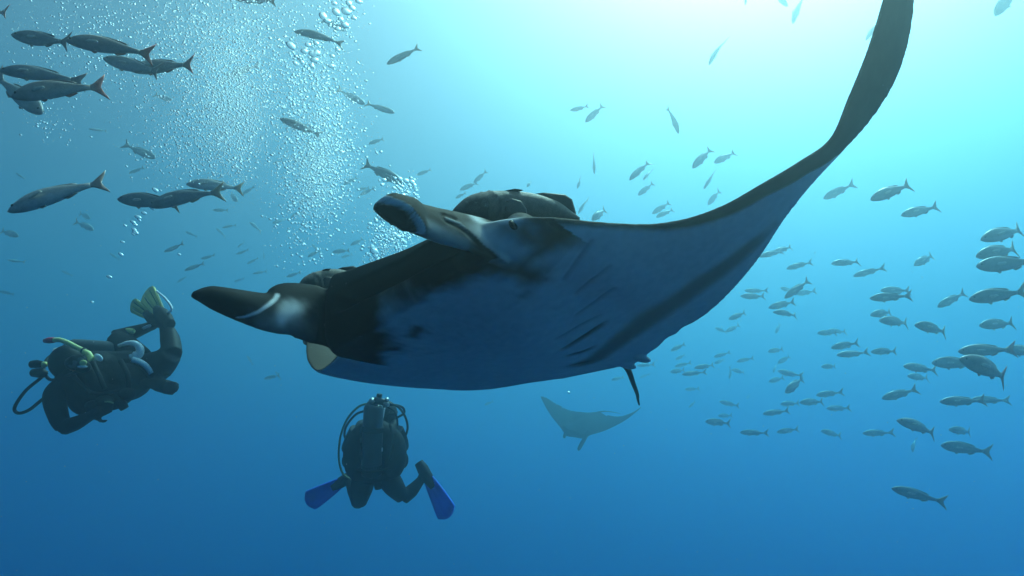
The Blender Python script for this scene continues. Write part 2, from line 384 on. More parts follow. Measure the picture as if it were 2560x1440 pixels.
rem_m = mat('remora_skin', (1, 1, 1), .5, attr='skin', noise=40., var=.15, bump=.25, bscale=120., spec=.15)
finm = mat('remora_fin', (.035, .032, .028), .5, noise=60., var=.3)
def place_remora(src, M, label):
    r = empty('sharksucker', M); tag(r, label, 'fish', 'sharksuckers clinging to the manta')
    for c in src:
        k = c if c.parent is None else c.copy()
        if k is not c: col.objects.link(k)
        k.parent = r; k.matrix_parent_inverse.identity()
    return r
rb_ = make_remora(); rb_.data.materials.append(rem_m)
R_PARTS = [rb_]
V, Fc = slab([(-.14, 0, .115), (-.22, 0, .13), (-.30, 0, .128), (-.40, 0, .125), (-.46, 0, .09), (-.49, 0, .0), (-.50, 0, -.05), (-.40, 0, -.01), (-.30, 0, .06)], (0, 1, 0), .008)
R_PARTS.append(mesh_obj('dorsal_fin', V, Fc, finm))
for sy in (1, -1):
    V, Fc = slab([(.13, .098 * sy, .03), (.07, .108 * sy, .055), (0, .112 * sy, .04), (-.045, .115 * sy, -.02), (-.05, .115 * sy, -.07), (.06, .112 * sy, -.07), (.12, .105 * sy, -.04)], (0, 1, 0), .006)
    R_PARTS.append(mesh_obj('pectoral_fin', V, Fc, rem_m))
    V, Fc = ellipsoid((.40, .066 * sy, -.05), (.014, .008, .014), 12, 8); R_PARTS.append(mesh_obj('eye', V, Fc, eye_m))
    V, Fc = slab([(.10, .03 * sy, .12), (.03, .05 * sy, .135), (-.04, .05 * sy, .13), (0, .03 * sy, .118)], (0, .3 * sy, 1), .005)
    R_PARTS.append(mesh_obj('pelvic_fin', V, Fc, finm))
for me_ in R_PARTS[2:]:
    if me_.data.materials[0] is rem_m:
        vcol(me_.data, np.tile(np.array([.17, .15, .125]), (len(me_.data.vertices), 1)))
sk_v, sk_f = slab([(.44, -.04, -.085), (.46, 0, -.085), (.44, .04, -.085), (.30, .06, -.125), (.14, .05, -.135), (.12, 0, -.137), (.14, -.05, -.135), (.30, -.06, -.125)], (0, 0, 1), .012)
R_PARTS.append(mesh_obj('sucker_disc', sk_v, sk_f, finm))
def frame(head, tail, upv):
    """matrix of a thing of length |head-tail| along +x, z near upv"""
    x = head - tail; L = x.length; x.normalize(); z = (upv - x * upv.dot(x)).normalized(); y = z.cross(x)
    return Matrix.Translation((head + tail) / 2) @ Matrix((x, y, z)).transposed().to_4x4() @ Matrix.Scale(L, 4)
UPC = CAM @ Vector((0, 1, 0))
place_remora(R_PARTS, frame(at(1128, 512, 2.92 * SCL), at(1442, 528, 3.12 * SCL), UPC), 'brown sharksucker fish lying on the back of the near manta, dark fin raised')
place_remora(R_PARTS, frame(at(738, 715, 3.62 * SCL), at(905, 690, 3.82 * SCL), UPC) @ Matrix.Diagonal((1, 1.3, 1.35, 1)), 'wrinkled grey sharksucker peeking over the far edge of the manta head')

# ---------------------------------------------------------------- fish
BODY_S = [0, .03, .09, .18, .30, .42, .55, .67, .76, .83]
BODY_H = [.004, .032, .063, .092, .109, .107, .087, .058, .037, .031]
BODY_C = [-.012, -.010, -.006, 0, .004, .003, 0, 0, 0, 0]
def fish_y(s, bend): return bend * (s ** 2) * .9 - bend * .12
def fish_body(bend, seg=14):
    s_ = np.concatenate([np.linspace(0, .1, 5, endpoint=False), np.linspace(.1, .83, 13)]); V = []; Fc = []
    for s in s_:
        h = float(pchip(BODY_S, BODY_H, s)); wd = h * .52 + .004; zc = float(pchip(BODY_S, BODY_C, s)); y0 = fish_y(s, bend)
        for q in range(seg):
            a = 2 * math.pi * q / seg; V.append((.5 - s, y0 + wd * math.cos(a), zc + h * math.sin(a)))
    for i in range(len(s_) - 1):
        for q in range(seg):
            a = i * seg + q; b = i * seg + (q + 1) % seg; Fc.append((a, b, b + seg, a + seg))
    Fc.append(tuple(range(seg))[::-1]); m = (len(s_) - 1) * seg; Fc.append(tuple(range(m, m + seg)))
    return V, Fc
def bent(poly, bend, th):
    """fin outline in the x-z plane given as (s, z); bent with the body"""
    P = [Vector((.5 - s, fish_y(s, bend), z)) for s, z in poly]; return slab(P, (0, 1, 0), th)
def fish_parts(bend):
    B = fish_body(bend)
    T = bent([(.81, .026), (.86, .045), (.92, .095), (1.0, .165), (.985, .12), (.955, .06), (.935, .0), (.955, -.06), (.985, -.115), (1.0, -.16), (.92, -.09), (.86, -.045), (.81, -.026)], bend, .006)
    D = bent([(.26, .100), (.32, .117), (.40, .121), (.48, .116), (.57, .104), (.66, .088), (.71, .062), (.66, .054), (.5, .090), (.36, .104)], bend, .004)
    A = bent([(.55, -.080), (.60, -.108), (.65, -.090), (.70, -.064), (.68, -.050)], bend, .004)
    PV = bent([(.30, -.100), (.345, -.132), (.375, -.122), (.38, -.102)], bend, .005)
    pec = []
    for sy in (1, -1):
        pec.append(slab([(.24, fish_y(.26, bend) + sy * .066, -.012), (.20, fish_y(.3, bend) + sy * .080, .012), (.10, fish_y(.38, bend) + sy * .090, .012), (.08, fish_y(.4, bend) + sy * .092, -.012), (.15, fish_y(.34, bend) + sy * .084, -.032), (.22, fish_y(.28, bend) + sy * .070, -.030)], (.1, sy, 0), .004))
    ey = [ellipsoid((.5 - .075, fish_y(.075, bend) + sy * .030, .014), (.016, .010, .016), 10, 6) for sy in (1, -1)]
    return B, T, D, A, PV, pec, ey
fish_m = mat('fish_skin', (1, 1, 1), .38, attr='skin', noise=34., var=.12, spec=.35)
TONES = dict(d2=((.14, .16, .18), (.30, .32, .33), (.36, .26, .16)), d3=((.27, .27, .27), (.55, .54, .52), (.34, .24, .20)), d=((.20, .21, .22), (.42, .42, .42), (.30, .22, .20)), p=((.42, .42, .40), (.75, .75, .72), (.80, .50, .28)),
             y=((.17, .19, .20), (.38, .39, .38), (.62, .42, .16)), r=((.32, .25, .22), (.52, .45, .41), (.80, .22, .15)))
def body_cols(p, tone):
    bk, bl, _ = TONES[tone]; z = p[:, 2]; k = sstep(.05, -.07, z)[:, None]; c = np.array(bk) * (1 - k) + np.array(bl) * k
    ln = np.exp(-((z - .052 + .04 * p[:, 0]) / .008) ** 2)[:, None] * .35; c = c * (1 - ln) + np.array(bl) * 1.3 * ln
    c = np.where((p[:, 0] > .30)[:, None], c * .8 + np.array([.01, .006, 0]), c); return c * (1 + .12 * fbm(p, 40., 3, 2))[:, None]
FISH = {}
def fish_meshes(bend, tone):
    key = (bend, tone)
    if key in FISH: return FISH[key]
    B, T, D, A, PV, pec, ey = fish_parts(bend); out = []
    bk, bl, tl = [np.array(x) for x in TONES[tone]]
    def mk(name, vf, colr):
        me = bpy.data.meshes.new(name); me.from_pydata([tuple(v) for v in vf[0]], [], [tuple(f) for f in vf[1]]); me.update()
        me.polygons.foreach_set('use_smooth', [True] * len(me.polygons)); p, _ = coords(me)
        vcol(me, colr(p) if callable(colr) else np.tile(colr, (len(p), 1))); me.materials.append(fish_m); out.append((name, me))
    mk('body', B, lambda p: body_cols(p, tone))
    mk('tail_fin', T, lambda p: tl[None] * sstep(-.30, -.42, p[:, 0])[:, None] + bk[None] * (1 - sstep(-.30, -.42, p[:, 0]))[:, None])
    mk('dorsal_fin', D, bk * .9); mk('anal_fin', A, tl * .7); mk('pelvic_fin', PV, tl * .8)
    for q in pec: mk('pectoral_fin', q, np.array([.55, .52, .46]))
    for q in ey: mk('eye', q, np.array([.012, .012, .012]))
    vs_ = []; fs = []; cs = []
    for nm, me in out:
        o = len(vs_); vs_ += [tuple(v.co) for v in me.vertices]; fs += [tuple(i + o for i in p.vertices) for p in me.polygons]
        b = np.empty(len(me.vertices) * 4, np.float32); me.color_attributes['skin'].data.foreach_get('color', b); cs.append(b.reshape(-1, 4)[:, :3])
    one = bpy.data.meshes.new('fish'); one.from_pydata(vs_, [], fs); one.update(); one.polygons.foreach_set('use_smooth', [True] * len(one.polygons))
    vcol(one, np.concatenate(cs)); one.materials.append(fish_m)
    FISH[key] = (out, one); return FISH[key]
rng = random.Random(5)
def fish(hx, hy, tx, ty, yaw, tone, label, group, L=.36, bend=None, roll=None):
    """snout and tail-tip pixels; yaw>0 turns the head towards the lens"""
    ln = math.hypot(hx - tx, hy - ty); yw = math.radians(yaw); L *= 1.65 if hx > 1000 else (1.35 if ln < 100 else 1.0); d = L * math.cos(yw) * F / max(ln, 8)
    zz = max(at(hx, hy, 1).z, at(tx, ty, 1).z)
    if zz * d > HZ_TOP - .7: L *= (HZ_TOP - .7) / (zz * d); d = (HZ_TOP - .7) / zz      # stays under the surface
    dz = L * math.sin(yw) / 2
    h = at(hx, hy, d - dz); t = at(tx, ty, d + dz)
    if bend is None: bend = rng.choice((-.28, -.14, 0, .14, .28))
    up = Vector((0, 0, 1)) if abs((h - t).normalized().z) < .75 else CAM @ Vector((0, .2, 1))
    M = frame(h, t, up) @ Matrix.Rotation(math.radians(roll if roll is not None else rng.uniform(-14, 14)), 4, 'X') @ Matrix.Diagonal((1, rng.uniform(.9, 1.15), rng.uniform(.9, 1.14), 1))
    if tone == 'd': tone = rng.choice(('d', 'd', 'd2', 'd3'))
    parts, one = fish_meshes(bend, tone)
    if ln >= 88:
        r = empty('fish', M)
        for nm, me in parts:
            o = bpy.data.objects.new(nm, me); col.objects.link(o); o.parent = r
    else:
        r = bpy.data.objects.new('fish', one); col.objects.link(r); r.matrix_world = M
    tag(r, label, 'fish', group); return r
G1 = 'fish in the upper left by the bubbles'; G2 = 'small fish in the blue left of the manta'; G3 = 'fish above the manta wing'; G4 = 'fish school on the right under the wing'
F_ROWS = [
 (-95, 22, 37, 45, 5, 'r', 'fish leaving the top left corner, only its tail in view', G1),
 (25, 82, 192, 120, 8, 'd', 'slim grey fish in the top left, nose nearest the left edge in the upper pair', G1),
 (165, 100, 378, 128, 6, 'r', 'arched grey fish with rosy forked tail, second of the upper left pair', G1),
 (256, 141, 412, 192, 8, 'd', 'pale grey fish below the upper left pair, tail pointing down', G1),
 (322, 172, 486, 160, -6, 'r', 'pale fish overlapping another, red upper tail lobe, upper left', G1),
 (2, 178, 194, 188, 5, 'd', 'dark slim fish at the left edge, just above the white-spotted one', G1),
 (30, 243, 248, 198, 8, 'r', 'big grey fish with a white spot behind its gill, left edge', G1),
 (104, 280, 4, 202, 30, 'd', 'shadowy fish heading right-down behind the white-spotted fish', G1),
 (22, 530, 254, 436, 8, 'd', 'largest dark blue fish alone at the left, purple forked tail', G1),
 (293, 496, 452, 508, 6, 'd', 'pale-backed fish at the left end of the trio left of the bubbles', G1),
 (379, 517, 535, 463, -10, 'd', 'dark fish in the middle of the overlapping trio', G1),
 (467, 461, 603, 462, 8, 'p', 'silvery fish with orange-white tail, right end of the trio', G1),
 (582, -6, 692, 4, 5, 'd', 'fish cut by the top edge above the bubble cloud', G1),
 (736, 82, 857, 92, 4, 'd', 'neat grey fish among the sparkling bubbles near the top', G1),
 (866, 76, 802, 50, 20, 'd', 'fish heading right, half hidden in bright bubbles near the top', G1),
 (570, 197, 638, 156, 30, 'd', 'small dark fish slanting down-left inside the bubble cloud', G1),
 (700, 295, 805, 340, 10, 'd', 'grey fish with its tail down-right in the bubble column', G1),
 (912, 258, 850, 231, 20, 'p', 'little silvery fish heading right beside the bubble column', G1),
 (987, 282, 914, 258, 15, 'p', 'pale fish heading right, the right one of two in line', G1),
 (966, 160, 1050, 118, 10, 'y', 'deep-bodied dark fish alone right of the bubbles, tail raised', G1),
 (1010, 459, 908, 408, 10, 'd', 'grey fish heading right over the near head fin of the manta', G1),
 (430, 251, 386, 236, 30, 'p', 'ghostly pale fish within the left bubble cloud', G1),
 (222, 322, 268, 328, 30, 'd', 'faint fish under the white-spotted fish', G2),
 (388, 392, 321, 371, 20, 'd', 'faint long fish just above the left trio', G2),
 (682, 408, 707, 402, 20, 'd', 'tiny dark fish at the left rim of the bubble column', G2),
 (226, 546, 199, 533, 40, 'p', 'small bright fish, upper of two below the largest dark fish', G2),
 (233, 574, 195, 556, 40, 'p', 'small bright fish, lower of two below the largest dark fish', G2),
 (48, 591, -4, 574, 20, 'd', 'dim fish at the left edge below the largest dark fish', G2),
 (18, 649, 64, 657, 20, 'p', 'thin bright fish low at the left edge', G2),
 (322, 432, 362, 421, 20, 'd', 'dim little fish between the largest dark fish and the trio', G2),
 (602, 488, 637, 466, 20, 'd', 'dim slanting fish just right of the orange-tailed fish', G2),
 (597, 503, 565, 481, 40, 'p', 'tiny pale fish diving right below the orange-tailed fish', G2),
 (531, 525, 571, 526, 20, 'd', 'dim level fish below the orange-tailed fish', G2),
 (623, 556, 658, 577, 30, 'p', 'small fish with a bright back, left of the bubble column foot', G2),
 (681, 559, 713, 545, 30, 'd', 'dark little fish at the foot of the bubble column', G2),
 (727, 543, 750, 530, 30, 'd', 'short dark fish inside the foot of the bubble column', G2),
 (769, 642, 802, 625, 30, 'd', 'lower fish of the crossing pair above the far sharksucker', G2),
 (780, 609, 798, 630, 40, 'd', 'upper fish of the crossing pair above the far sharksucker', G2),
 (831, 630, 875, 626, 20, 'd', 'darkest small fish left of the manta head, in a cluster of three', G2),
 (876, 613, 909, 597, 25, 'd', 'slanting fish topmost in the cluster of three by the manta head', G2),
 (853, 643, 882, 636, 25, 'd', 'lowest fish in the cluster of three by the manta head', G2),
 (858, 463, 893, 440, 20, 'd', 'faint slanting fish right beside the bubble column', G2),
 (900, 487, 936, 471, 20, 'd', 'lower faint fish of two left of the near head fin tip', G2),
 (893, 475, 924, 469, 20, 'd', 'upper faint fish of two left of the near head fin tip', G2),
 (921, 360, 960, 346, 20, 'd', 'faint fish midway between the bubble column and the wing sky', G2),
 (1042, 438, 1079, 422, 20, 'd', 'faint fish above the gap between head fin and sharksucker', G3),
 (1149, 475, 1196, 455, 20, 'd', 'grey fish just above the snout of the near sharksucker', G3),
 (1184, 456, 1216, 429, 20, 'd', 'fish above and behind the one at the sharksucker snout', G3),
 (1139, 495, 1164, 483, 20, 'd', 'dim fish touching the sharksucker snout', G3),
 (1316, 467, 1332, 452, 40, 'd', 'tiny fish peeping over the sharksucker back', G3),
 (1426, 275, 1468, 269, 20, 'd', 'faint level fish high above the sharksucker, left of a pair', G3),
 (1463, 305, 1509, 263, 15, 'd', 'faint slanting fish high above the sharksucker, right of a pair', G3),
 (1695, 334, 1676, 266, 20, 'y', 'fish diving straight down with spread tail, alone in the pale water', G3),
 (1486, 435, 1484, 386, 30, 'd', 'thin vertical fish seen from below above the sharksucker tail', G3),
 (1573, 451, 1624, 400, 10, 'd', 'grey fish with a white cheek spot, largest of a trio above the wing', G3),
 (1610, 450, 1626, 422, 50, 'd', 'short dark fish, right one of the trio above the wing', G3),
 (1595, 488, 1634, 457, 25, 'd', 'lowest fish of the trio above the wing', G3),
 (1730, 421, 1781, 368, 12, 'd', 'long slanting fish near the bend of the wing, left of two', G3),
 (1784, 408, 1841, 377, 12, 'd', 'paler slanting fish near the bend of the wing, right of two', G3),
 (1760, 472, 1788, 426, 25, 'd', 'steep fish right under the slanting pair by the wing', G3),
 (1769, 512, 1800, 476, 25, 'd', 'pale steep fish nearly touching the wing edge', G3),
 (1442, 470, 1455, 446, 50, 'd', 'tiny fish just right of the raised sharksucker fin', G3),
 (1447, 534, 1465, 495, 40, 'd', 'plump fish behind the sharksucker tail', G3),
 (1478, 550, 1520, 520, 45, 'd', 'dark fish dipping behind the manta back edge', G3),
 (1630, 534, 1675, 506, 15, 'd', 'upper of two parallel pale fish over the wing hollow', G3),
 (1640, 544, 1687, 518, 15, 'd', 'lower of two parallel pale fish over the wing hollow', G3),
 (1776, 164, 1800, 92, 15, 'd', 'ghostly thin fish standing steeply in the bright water', G3),
 (1972, 14, 1918, -32, 25, 'd', 'pale fish cut by the top edge, left of two left of the wing tip', G3),
 (1987, 59, 1996, -20, 20, 'd', 'pale fish hanging nose down at the top edge left of the wing tip', G3),
 (2167, 101, 2204, 36, 15, 'd', 'pale fish half hidden behind the raised wing tip', G3),
 (2487, 38, 2548, -38, 12, 'd', 'pale fish in the top right corner', G3),
 (2060, 495, 2126, 465, 12, 'd', 'faint fish just right of the wing bend', G4),
 (2174, 500, 2286, 455, 8, 'y', 'clear grey fish with yellowish tail right of the wing bend', G4),
 (2252, 538, 2347, 516, 8, 'd', 'pale fish below the yellowish-tailed one right of the wing', G4),
 (1898, 643, 1964, 621, 10, 'd', 'fish touching the rear edge of the wing, tail over its neighbour', G4),
 (1928, 633, 1988, 613, 15, 'd', 'paler fish behind the one at the rear edge of the wing', G4),
 (1967, 671, 2027, 656, 10, 'd', 'faint fish below the pair at the wing rear edge', G4),
 (2077, 660, 2154, 650, 10, 'd', 'dark-backed fish in the open between wing and right edge', G4),
 (2135, 689, 2202, 672, 12, 'd', 'faint fish under the dark-backed one in the open', G4),
 (2282, 664, 2345, 632, 15, 'd', 'faint slanting fish left of the three at the right edge', G4),
 (2447, 601, 2580, 562, 10, 'd', 'topmost of three big fish at the right edge', G4, .40),
 (2435, 642, 2567, 612, 8, 'y', 'middle of three big fish at the right edge, yellow tail', G4, .40),
 (2442, 664, 2590, 655, 6, 'd', 'lowest of three big fish at the right edge, white flank spot', G4, .40),
 (2422, 747, 2568, 728, 6, 'y', 'big fish with a pale tail alone below the three at the right edge', G4, .40),
 (1862, 725, 1914, 730, 15, 'd', 'upper of two stacked fish near the wing rear edge', G4),
 (1851, 740, 1913, 741, 10, 'd', 'lower of two stacked fish near the wing rear edge', G4),
 (1961, 745, 2024, 700, 15, 'd', 'dark fish swimming steeply down-left amid faint ones', G4),
 (1951, 719, 1987, 730, 30, 'd', 'faint fish crossing behind the steep dark one on its left', G4),
 (1990, 733, 2032, 731, 30, 'd', 'faint fish crossing behind the steep dark one on its right', G4),
 (1921, 769, 1988, 754, 10, 'd', 'upper fish of a close pair under the steep dark one', G4),
 (1931, 781, 2001, 783, 8, 'd', 'lower fish of the close pair, bright line on its back', G4),
 (1820, 798, 1872, 780, 15, 'd', 'lone dark fish close to the middle of the wing rear edge', G4),
 (1787, 820, 1820, 830, 25, 'd', 'left fish of a V-shaped pair below the wing', G4),
 (1815, 829, 1849, 812, 25, 'd', 'right fish of a V-shaped pair below the wing', G4),
 (1938, 833, 1953, 808, 40, 'd', 'thin upright fish seen end-on below the close pair', G4),
 (2201, 725, 2276, 727, 10, 'd', 'faint slim fish, upper of a pair in the right half', G4),
 (2175, 745, 2274, 740, 6, 'd', 'slim fish with pale back line, lower of a pair in the right half', G4),
 (2173, 788, 2242, 776, 15, 'd', 'faint fish left above the yellow-tailed dark one', G4),
 (2195, 801, 2284, 805, 8, 'd', 'level fish whose tail meets the yellow-tailed dark one', G4),
 (2343, 767, 2414, 731, 15, 'd', 'fish slanting up-right beside the pale-tailed big one', G4),
 (2283, 812, 2384, 828, 8, 'y', 'dark round-bodied fish with a yellow tail in the right half', G4),
 (2446, 814, 2545, 805, 8, 'd', 'pale blue fish below the pale-tailed big one', G4),
 (2042, 832, 2098, 832, 15, 'd', 'left of two merging faint fish in the right school', G4),
 (2068, 826, 2116, 830, 20, 'd', 'right of two merging faint fish in the right school', G4),
 (1676, 877, 1716, 859, 20, 'd', 'dark little fish above the cluster right of the tail', G4),
 (1688, 899, 1715, 887, 30, 'd', 'dim fish in the cluster right of the tail, second from the top', G4),
 (1688, 916, 1723, 908, 25, 'd', 'dim fish in the middle of the cluster right of the tail', G4),
 (1675, 930, 1715, 924, 25, 'd', 'dim fish low left in the cluster right of the tail', G4),
 (1735, 920, 1788, 911, 15, 'd', 'dark fish on the right side of the cluster by the tail', G4),
 (1706, 935, 1760, 932, 15, 'd', 'dark fish at the bottom of the cluster by the tail', G4),
 (1785, 892, 1824, 882, 20, 'd', 'fish with bright back, upper of two right of the tail cluster', G4),
 (1785, 909, 1814, 897, 25, 'd', 'dim fish, lower of two right of the tail cluster', G4),
 (1842, 904, 1882, 895, 20, 'd', 'small level fish alone right of the tail cluster', G4),
 (1822, 946, 1831, 920, 40, 'd', 'upright fish at the left of a T-shaped pair', G4),
 (1827, 925, 1868, 929, 25, 'd', 'level fish at the top of a T-shaped pair', G4),
 (1919, 879, 1962, 872, 25, 'd', 'faint fish in the centre of the right school', G4),
 (1943, 908, 1981, 888, 20, 'd', 'slanting dark fish in the centre of the right school', G4),
 (1935, 932, 1936, 907, 45, 'd', 'tiny upright fish left of the white-backed one', G4),
 (1946, 926, 2000, 943, 10, 'p', 'white-backed fish heading up-left in the right school', G4),
 (1922, 954, 1960, 944, 25, 'd', 'small fish right below the white-backed one', G4),
 (1961, 981, 2014, 944, 35, 'd', 'stout dark fish with white mouth, tail raised, right school', G4),
 (2077, 869, 2148, 857, 10, 'd', 'upper fish of the dark pair in the middle right', G4),
 (2092, 886, 2168, 884, 10, 'd', 'lower fish of the dark pair in the middle right', G4),
 (2176, 879, 2248, 878, 10, 'd', 'dark level fish right of the dark pair', G4),
 (2051, 916, 2100, 916, 20, 'd', 'faint spotted fish below the dark pair', G4),
 (2258, 914, 2343, 927, 10, 'd', 'upper of two blue fish left of the large overlapping ones', G4),
 (2267, 940, 2328, 944, 15, 'd', 'lower of two blue fish left of the large overlapping ones', G4),
 (2397, 877, 2528, 875, 6, 'r', 'large blue fish with rosy tail near the right edge', G4, .40),
 (2506, 874, 2622, 879, 8, 'd', 'large fish cut by the right edge behind a rosy tail', G4, .40),
 (2329, 906, 2446, 909, 6, 'd', 'large plain fish partly behind the one with the pink tail', G4, .42),
 (2392, 895, 2557, 947, 8, 'r', 'large fish slanting down-right with a bright back line and pink tail', G4, .40),
 (2205, 995, 2289, 976, 8, 'd', 'dark fish with raised tail under the blue pair', G4),
 (2042, 987, 2099, 982, 20, 'd', 'dim fish above the plump dark one low in the school', G4),
 (1998, 1006, 2064, 1003, 10, 'd', 'plump dark fish low in the right school', G4),
 (1951, 1010, 1999, 1008, 20, 'd', 'dim fish with its tail at the plump dark fish', G4),
 (2067, 1020, 2122, 1022, 20, 'd', 'dim fish right below the plump dark one', G4),
 (2350, 1003, 2456, 1003, 8, 'd', 'dark fish low at the right, tail over a fainter one', G4),
 (2432, 997, 2508, 1004, 15, 'd', 'fainter fish behind the tail of the low dark one at the right', G4),
 (1907, 1034, 1970, 1028, 15, 'd', 'dim long fish left of the bottom row of the school', G4),
 (1799, 1003, 1845, 1016, 15, 'd', 'dark small fish right of the manta tail tip', G4),
 (1795, 1039, 1831, 1039, 30, 'd', 'faint fish above the darkest small one low in the middle', G4),
 (1763, 1053, 1827, 1059, 8, 'd', 'darkest small fish low in the middle, left end of the school', G4),
 (1851, 1080, 1914, 1084, 12, 'd', 'first fish from the left in the lowest row of four', G4),
 (1942, 1080, 1994, 1073, 15, 'd', 'second fish from the left in the lowest row of four', G4),
 (2051, 1077, 2109, 1089, 12, 'd', 'third fish from the left in the lowest row of four', G4),
 (2158, 1082, 2225, 1084, 10, 'd', 'fourth fish from the left in the lowest row of four', G4),
 (2238, 1050, 2361, 1083, 6, 'd', 'big dark fish with a forked tail low at the right', G4, .40),
 (2369, 1073, 2442, 1081, 15, 'd', 'faint fish right behind the tail of the big low one', G4),
 (2284, 1131, 2280, 1090, 40, 'd', 'faint upright fish under the big low one', G4),
 (2355, 1112, 2461, 1129, 6, 'd', 'dark fish below and right of the big low one', G4, .40),
 (2232, 1220, 2347, 1253, 6, 'd', 'lone dark fish lowest of all at the bottom right', G4, .40),
 (1713, 973, 1744, 973, 25, 'd', 'faint fish between the manta tail and the school', G4),
 (1721, 1018, 1743, 1003, 30, 'd', 'faint slanting fish near the far manta wing', G4),
 (1866, 996, 1874, 988, 60, 'd', 'dark speck of a fish seen head-on low in the school', G4),
 (1594, 913, 1634, 912, 25, 'p', 'bright-backed fish right behind the manta tail base', G4),
 (1600, 944, 1620, 936, 35, 'd', 'faint speck of a fish right of the hanging tail', G4),
 (1528, 950, 1562, 942, 25, 'd', 'faint fish left of the hanging manta tail', G4),
 (1211, 1013, 1232, 1003, 35, 'd', 'faint fish alone under the manta belly', G2),
 (1862, 12, 1868, -14, 40, 'd', 'faint fish at the top edge left of the nose-down one', G3),
]
faint = [(540, 571, 566, 590, 'faint fish nose up-left, just under the level one below the orange tail'), (464, 580, 492, 589, 'faint fish under the gap in the left trio, heading up-left'), (594, 619, 610, 603, 'tiny steep faint fish midway between trio and far head fin'),
 (589, 634, 625, 627, 'faint level fish right under the tiny steep one'), (501, 646, 542, 640, 'faint level fish upper left of the far head fin tip'), (461, 676, 512, 658, 'long faint slanting fish straight above the far head fin tip'),
 (617, 659, 648, 646, 'faint slanting fish above the middle of the far head fin'), (659, 649, 663, 626, 'faint upright fish above the root of the far head fin'), (556, 570, 589, 560, 'faint fish crossing above the nose-up one below the orange tail'),
 (409, 628, 463, 613, 'longest faint fish, between thin bubble trail and far head fin'), (274, 632, 298, 649, 'faint fish diving beside the foot of the thin bubble trail'), (442, 705, 468, 693, 'small faint fish just left of the far head fin tip'),
 (154, 677, 180, 688, 'faint fish above the raised fins, nearer the left edge'), (-2, 728, 36, 736, 'faint fish cut by the left edge above the left diver'), (716, 692, 752, 681, 'faint fish just left of the far sharksucker'),
 (632, 684, 668, 678, 'faint level fish closest above the far head fin'), (585, 703, 612, 697, 'tiny faint fish nearly touching the far head fin'), (617, 889, 634, 912, 'faint steep fish below the far head fin'),
 (660, 947, 700, 938, 'faint level fish of the crossing pair under the far wing tip'), (688, 928, 704, 950, 'faint steep fish of the crossing pair under the far wing tip'), (40, 432, 62, 448, 'faint fish right above the snout of the largest dark fish'),
 (545, 445, 562, 438, 'tiny faint fish just above the orange-tailed fish'), (868, 368, 888, 380, 'tiny faint fish at the right rim of the bubble column')]
for r in F_ROWS: fish(*r[:8], **(dict(L=r[8]) if len(r) > 8 else {}))
for hx, hy, tx, ty, lb in faint: fish(hx, hy, tx, ty, rng.uniform(0, 25), 'd', lb, 'faintest fish far behind the manta head', L=.38)

# ---------------------------------------------------------------- far manta, deep in the haze
V_LE_S, U_LE_S, W_LE_S = V_LE, U_LE, W_LE; V_TE_S, U_TE_S, W_TE_S = V_TE, U_TE, W_TE
def sym(vs_, us, ws):
    L = [(-v, u, w_) for v, u, w_ in zip(vs_, us, ws) if v > 0][::-1] + list(zip(vs_, us, ws)); return [x[0] for x in L], [x[1] for x in L], [x[2] for x in L]
V_LE, U_LE, W_LE = sym([0, .4, .5, .62, .8, 1.1, 1.5, 1.9, 2.2, 2.42], [.86, .85, .80, .70, .56, .36, .12, -.14, -.36, -.52], [0, 0, 0, .01, .03, .10, .28, .52, .78, 1.0])
V_TE, U_TE, W_TE = sym([0, .2, .6, 1.1, 1.6, 2.0, 2.3, 2.42], [-1.2, -1.12, -.98, -.88, -.84, -.80, -.72, -.60], [0, 0, .02, .10, .32, .60, .88, 1.0]); V0, V1 = -2.42, 2.42
fm_v, fm_f = ray_disc(.8)
FAR_SYM = dict(NEAR_FIN); 
n2 = paddle([(.5, .47, .03), (.8, .47, -.06), (1.05, .42, -.2), (1.2, .36, -.34), (1.24, .33, -.42)], [.12, .12, .12, .09, .02], .05, [0, 0, 0, 0, 0], (0, .2, 1))
n3 = paddle([(.5, -.47, .03), (.72, -.47, .0), (.88, -.45, -.03), (.98, -.42, -.05), (1.02, -.40, -.06)], [.12, .12, .12, .09, .02], .05, [0, 0, 0, 0, 0], (0, .2, 1))
far_me = remeshed('body', [(fm_v, fm_f), n2, n3], .022, 3)
p, nr = coords(far_me); k = sstep(.1, -.3, nr[:, 2])[:, None]; k = k * (1 - sstep(.75, .85, p[:, 0]))[:, None]
vcol(far_me, np.array([.012, .012, .012]) * (1 - k) + np.array([.12, .125, .13]) * k); far_me.materials.append(ray_skin)
_fa = Vector((-.58, -.32, .75)).normalized(); _fb = Vector((.80, .02, .60)); _fb = (_fb - _fa * _fa.dot(_fb)).normalized(); _fn = _fa.cross(_fb)
FARM = CAM @ Matrix.LocRotScale(18.0 * Vector(((1462 - 1280) / F, (720 - 1063) / F, -1)), Matrix((_fa, _fb, _fn)).transposed().to_quaternion(), (.68,) * 3)
far_manta = empty('manta_ray', FARM); fo = bpy.data.objects.new('body', far_me); col.objects.link(fo); fo.parent = far_manta
tag(far_manta, 'second manta ray, a faint blue silhouette far below the tail', 'manta ray')
ft = spline([(-1.15, 0, 0), (-1.5, .12, -.12), (-1.85, .3, -.32), (-2.1, .5, -.5)], 6)
V, Fc = tube(ft, list(np.linspace(.035, .006, len(ft))), 6); mesh_obj('tail', V, Fc, skin_dark, far_manta)
V_LE, U_LE, W_LE = V_LE_S, U_LE_S, W_LE_S; V_TE, U_TE, W_TE = V_TE_S, U_TE_S, W_TE_S

